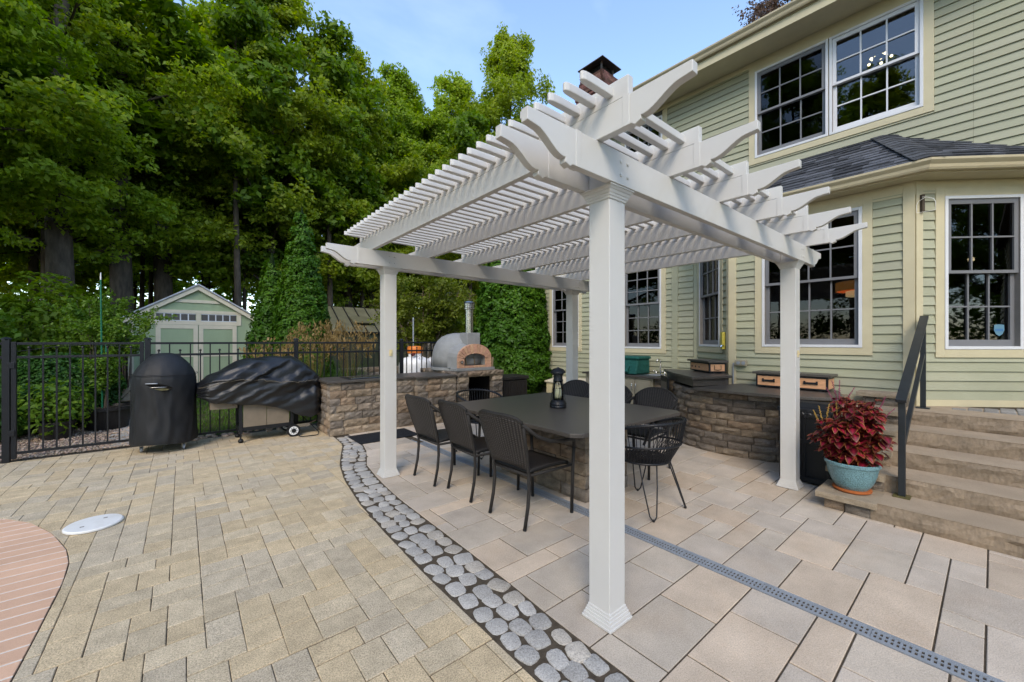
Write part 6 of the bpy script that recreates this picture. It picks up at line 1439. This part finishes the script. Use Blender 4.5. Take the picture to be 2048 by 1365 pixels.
def bush(name, x, y, dims, zc_, n, size, lm, label, group=None, stems=True, noise=.10, tilt=.6):
    t = thing(name, (x, y, 0), label, 'shrub', group); rr = np.random.default_rng(int(abs(x * 77 + y * 13) * 10) + n); b = MB()
    for k in range(7): a = k * .9; b.tube([(x + .05 * math.cos(a), y + .05 * math.sin(a), -.03), (x + dims[0] * .35 * math.cos(a), y + dims[1] * .35 * math.sin(a), zc_ * .8), (x + dims[0] * .7 * math.cos(a), y + dims[1] * .7 * math.sin(a), zc_ + dims[2] * .45)], [.022, .014, .004], 5)
    b.build('stem', 'bark', t); V, F = surface_foliage(ell_fn(x, y, zc_, *dims), n, size, rr, noise, max(30, n // 70), tilt, .5); V2_, F2_ = surface_foliage(ell_fn(x, y, zc_, *[q * .78 for q in dims]), n // 2, size, rr, noise, 40, tilt, .5)
    np_mesh('crown', np.vstack([V, V2_]), np.vstack([F, F2_ + len(V)]), lm, t, loc=(x, y, 0)); return t
bush('clipped_bush', -1.70, 10.35, (.86, .62, .72), .56, 16000, .055, 'leaf_boxwood', 'rounded clipped evergreen bush behind the garden gate', 'bushes behind the gate', noise=.05)
bush('clipped_bush', -2.3, 9.6, (.62, .55, .50), .40, 8000, .055, 'leaf_boxwood', 'low clipped bush behind the gate hinge post', 'bushes behind the gate', noise=.05)
bush('leafy_shrub', -3.6, 12.6, (1.0, .9, 1.15), 1.15, 5200, .12, 'leaf_bright', 'big-leaved bright green shrub at the wood edge beyond the gate', None, noise=.22)
bush('leafy_shrub', -2.55, 14.4, (1.3, 1.0, 1.5), 1.4, 5200, .13, 'leaf_dark', 'dark leafy shrub under the maple beyond the gate', None, noise=.25)
bush('leafy_shrub', 9.6, 13.5, (1.6, 1.2, 1.6), 1.5, 9000, .12, 'leaf_dark', 'dark rounded shrub behind the hedge', None, noise=.25)
# potted plants behind the gate
def tub(name, x, y, r_, h, label, m='dark_resin'):
    t = thing(name, (x, y, 0), label, 'planter', 'dark planters behind the gate'); MB().lathe([(r_ * .78, 0), (r_ * .82, .02), (r_ * .95, h * .85), (r_ * 1.06, h * .86), (r_ * 1.06, h), (r_ * .95, h), (r_ * .9, h * .9)], (x, y, .003), 26).build('bowl', m, t, smooth=True, angle=30); MB().lathe([(r_ * .9, h * .9), (.01, h * .92)], (x, y, .003), 16).build('soil', 'soil', t); return t
tub('planter_tub', -1.50, 9.22, .20, .26, 'small plain black pot holding a bright leafy shrub behind the gate'); tub('planter_tub', -1.0, 9.72, .33, .38, 'large dark ridged tub holding staked stems behind the gate'); tub('planter_tub', -.80, 10.8, .30, .40, 'dark tub half hidden behind the covered kettle grill')
bush('potted_shrub', -1.52, 9.25, (.42, .34, .34), .50, 900, .085, 'leaf_bright', 'bright green leafy shrub growing in the small plain black pot', None, noise=.18)
def sapling(x, y, z0, H, W, n, label, lm='leaf_bright', stems=5, sz=.055, seed=1, cr=.45):
    t = thing('sapling', (x, y, z0), label, 'sapling', 'small-leaved saplings'); rr = np.random.default_rng(seed); b = MB(); P = []
    for k in range(stems):
        a = rr.uniform(0, 6.28); e = Vector((x + W * .8 * math.cos(a) * rr.uniform(.3, 1), y + W * .6 * math.sin(a), z0 + H * rr.uniform(.75, 1))); m_ = Vector((x, y, z0)).lerp(e, .5) + Vector((-.1 * math.cos(a), 0, .15 * H)); b.tube([(x + .03 * math.cos(a), y, z0 - .02), m_, e], [.016, .010, .003], 5)
        for q in range(9):
            w = rr.uniform(.35, 1); p = (Vector((x, y, z0)).lerp(m_, w * 2) if w < .5 else m_.lerp(e, w * 2 - 1)); d = Vector((rr.normal(), rr.normal() * .7, rr.uniform(-.1, .9))).normalized() * W * rr.uniform(.3, .7); b.tube([p, p + d * .6 + Vector((0, 0, .03)), p + d], [.005, .004, .002], 4, cap=False)
            for w2 in np.linspace(.25, 1.05, 7): P.append(tuple(p + d * w2))
    b.build('stem', 'bark', t); P = np.array(P); V, F = clump_leaves(P, np.full(len(P), cr * .22), .9, n / len(P), sz, rr, .5, .8); np_mesh('leaves', V, F, lm, t, loc=(x, y, z0)); return t
sapling(-1.35, 11.6, 0, 2.45, .95, 5200, 'slender small-leaved sapling left of the shed with a green stake', seed=3, stems=7); sapling(-.86, 10.8, .37, 1.75, .62, 2600, 'airy small-leaved sapling in the tub in front of the shed corner', seed=6, stems=5, sz=.05); sapling(-1.0, 9.72, .35, .9, .25, 260, 'thin young stems in the large dark tub', seed=9, stems=4, sz=.05)
for i, (x, y, h, dx) in enumerate(((-1.06, 9.75, 2.55, -.02), (-1.02, 9.78, 1.35, .0))):
    t = thing('plant_stake', (x, y, .3), ('tall' if i == 0 else 'short') + ' green plastic plant stake standing in the large dark tub', 'stake'); MB().tube([(x, y, .34), (x + dx, y, h)], .011, 8).build('shaft', 'stake_green', t); MB().tube([(x + dx, y, h), (x + dx, y, h + .12)], [.011, .006], 8).build('tip', 'vinyl_dull' if i == 0 else 'stake_green', t)
b = MB(); cpn = thing('plank_pile', (-.95, 10.35, 0), 'two weathered boards leaning on the dark tubs behind the gate', 'boards')
for k in range(2): MB().obox((-1.02 + k * .15, 10.20, .38), (.13, .02, 0), (.16, .22, .22), (0, -.01, .022)).build('board', 'bark_pale', cpn)
# bare-branched flowering shrub right of the pergola post
sh = thing('branching_shrub', (5.75, 11.2, 0), 'wide twiggy shrub with sparse yellow-green leaves behind the tanks', 'shrub'); rr = np.random.default_rng(31); b = MB(); P = []
for k in range(13):
    a = rr.uniform(0, 6.28); L_ = rr.uniform(.9, 1.7); e = Vector((5.75 + L_ * math.cos(a), 11.2 + L_ * .7 * math.sin(a), rr.uniform(2.2, 3.5))); m_ = Vector((5.75, 11.2, 0)).lerp(e, .45) + Vector((0, 0, .35)); b.tube([(5.75 + .09 * math.cos(a), 11.2 + .09 * math.sin(a), -.03), m_, e], [.055, .03, .006], 6)
    for q in range(22):
        w = rr.uniform(.3, 1); p = (Vector((5.75, 11.2, 0)).lerp(m_, w * 2) if w < .5 else m_.lerp(e, w * 2 - 1)); d = Vector((rr.normal(), rr.normal(), rr.uniform(-.3, .8))).normalized() * rr.uniform(.3, .7); b.tube([p, p + d * .5 + Vector((0, 0, .05)), p + d], [.010, .006, .002], 4, cap=False)
        if p.z > 1.5:
            for w2 in (.5, .8, 1.05): P.append(tuple(p + d * w2))
b.build('branches', 'bark_pale', sh); P = np.array(P); V, F = clump_leaves(P, np.full(len(P), .20), .8, 20, .085, rr, .6, .7); np_mesh('leaves', V, F, 'leaf_shrub', sh, loc=(5.75, 11.2, 0))
# tall ornamental grass
def grass_clump(x, y, label, seed, n=520, H=1.35):
    t = thing('ornamental_grass', (x, y, 0), label, 'grass', 'tall grasses behind the fence'); rr = np.random.default_rng(seed); V = []; F = []; V2_ = []; F2_ = []
    def blade(V, F, H_, lean, a, w, base):
        k0 = len(V); d = np.array([math.cos(a), math.sin(a), 0]); s = np.array([-math.sin(a), math.cos(a), 0])
        for i in range(6):
            q = i / 5; p = np.array([x, y, 0]) + base + d * lean * q ** 2.2 + np.array([0, 0, H_ * (q - .28 * q ** 3 * min(1.6, lean / H_ * 2))]); ww = w * (1 - q * .9); V.append(p - s * ww); V.append(p + s * ww)
        F.extend([(k0 + 2 * i, k0 + 2 * i + 1, k0 + 2 * i + 3, k0 + 2 * i + 2) for i in range(5)])
    for k in range(n): a = rr.uniform(0, 6.28); r_ = rr.uniform(0, .22); blade(V, F, H * rr.uniform(.6, 1.05), rr.uniform(.15, .85), a + rr.normal(0, .4), rr.uniform(.004, .008), np.array([r_ * math.cos(a), r_ * math.sin(a), 0]))
    for k in range(int(n * .22)):
        a = rr.uniform(0, 6.28); blade(V2_, F2_, H * rr.uniform(1.1, 1.5), rr.uniform(.1, .5), a, .003, np.array([.1 * math.cos(a), .1 * math.sin(a), 0])); tip = np.array(V2_[-1])
        for q in range(9): k0 = len(V2_); c_ = tip + np.array([rr.normal(0, .03), rr.normal(0, .03), -rr.uniform(0, .22)]); v = rr.normal(0, .022, 3) + np.array([0, 0, .05]); sv = rr.normal(0, .006, 3); V2_ += [c_ - sv, c_ + sv, c_ + v + sv, c_ + v - sv]; F2_.append((k0, k0 + 1, k0 + 2, k0 + 3))
    np_mesh('blades', V, F, 'blade_green', t, loc=(x, y, 0)); np_mesh('plumes', V2_, F2_, 'plume_tan', t, loc=(x, y, 0))
grass_clump(2.05, 8.75, 'tall ornamental grass with tan plumes beside the columnar evergreens', 1); grass_clump(2.75, 8.85, 'tall ornamental grass with tan plumes behind the middle of the grill counter', 2); grass_clump(1.35, 9.2, 'tall ornamental grass behind the covered gas grill', 3, 380, 1.1)
# gravel bed, path, lawn
gv = sheet('gravel_bed', [(-6, 7.9), (-.15, 7.9), (-.15, 15.4), (-6, 15.4)], -.006, 'gravel_base'); n = 8000; rr = np.random.default_rng(8)
x = rr.uniform(-3.2, -.25, n); y = 7.88 + rr.uniform(0, 1, n) ** 1.4 * 4.2; s = rr.uniform(.010, .024, n); oct_ = np.array([(1, 0, 0), (-1, 0, 0), (0, 1, 0), (0, -1, 0), (0, 0, .6), (0, 0, -.6)]); V = (np.stack([x, y, np.full(n, .004)], 1)[:, None, :] + oct_[None] * s[:, None, None] * rr.uniform(.7, 1.3, (n, 6, 1))).reshape(-1, 3)
f8 = np.array([(0, 2, 4), (2, 1, 4), (1, 3, 4), (3, 0, 4), (2, 0, 5), (1, 2, 5), (3, 1, 5), (0, 3, 5)]); F = (np.arange(n)[:, None, None] * 6 + f8[None]).reshape(-1, 3); o = np_mesh('gravel', V, F, 'pebble'); tc_ = rr.uniform(.6, 1.35, n)[:, None] * np.stack([rr.uniform(.9, 1.1, n), np.ones(n), rr.uniform(.85, 1.05, n)], 1)
a = o.data.attributes.new('tint', 'FLOAT_COLOR', 'FACE'); a.data.foreach_set('color', np.repeat(np.c_[tc_, np.ones(n)], 8, 0).astype(np.float32).ravel()); tag(o, 'pinkish tan gravel behind the garden gate', 'gravel', kind='stuff')
pth_ = sheet('garden_path', [(-.95, 7.9), (-.2, 7.9), (-.2, 15.3), (-.7, 15.3), (-.75, 10)], -.002, 'joint_sand')
for iy in range(26):
    for ix in range(3):
        x0 = -.88 + ix * .22 + (.1 if iy % 2 else 0); y0 = 7.92 + iy * .153; b = MB()
        if x0 + .21 > -.2: continue
        piece(b, [(x0, y0), (x0 + .214, y0), (x0 + .214, y0 + .148), (x0, y0 + .148)], .006, .004, .03); v = random.uniform(.85, 1.1); b.build('paver', 'cobble', pth_, tint=(v, v * .97, v * .92))
lw = sheet('lawn', [(-.15, 7.9), (12, 7.9), (14, 19), (-.15, 19)], -.012, 'forest_floor'); n = 30000; x = rr.uniform(-.12, 9, n); y = 7.9 + rr.uniform(0, 1, n) ** 1.5 * 8; h = rr.uniform(.03, .075, n); a_ = rr.uniform(0, 6.28, n); w = .005 + .0012 * (y - 7.9)
c_ = np.stack([x, y, np.full(n, -.012)], 1); sv = np.stack([np.cos(a_), np.sin(a_), 0 * a_], 1) * w[:, None]; tipv = np.stack([rr.normal(0, .02, n), rr.normal(0, .02, n), h], 1); V = np.stack([c_ - sv, c_ + sv, c_ + tipv], 1).reshape(-1, 3); tag(np_mesh('lawn_grass', V, np.arange(3 * n).reshape(n, 3), 'lawn_blade'), 'short green lawn grass behind the fence', 'grass', kind='stuff')
for k in range(46):
    x = rr.uniform(.0, 1.75); y = rr.uniform(7.66, 7.98); s = rr.uniform(.03, .06)
    b = MB(); b.lathe([(s * .6, 0), (s, s * .3), (s * .85, s * .6), (s * .3, s * .75)], (x, y, -.01), 7, 1, .7); v = rr.uniform(.7, 1.5); tag(b.build('edging_stone', 'pebble', smooth=True, tint=(v, v * .97, v * .9)), 'rounded edging stone along the foot of the fence', 'stone', 'edging stones along the fence')
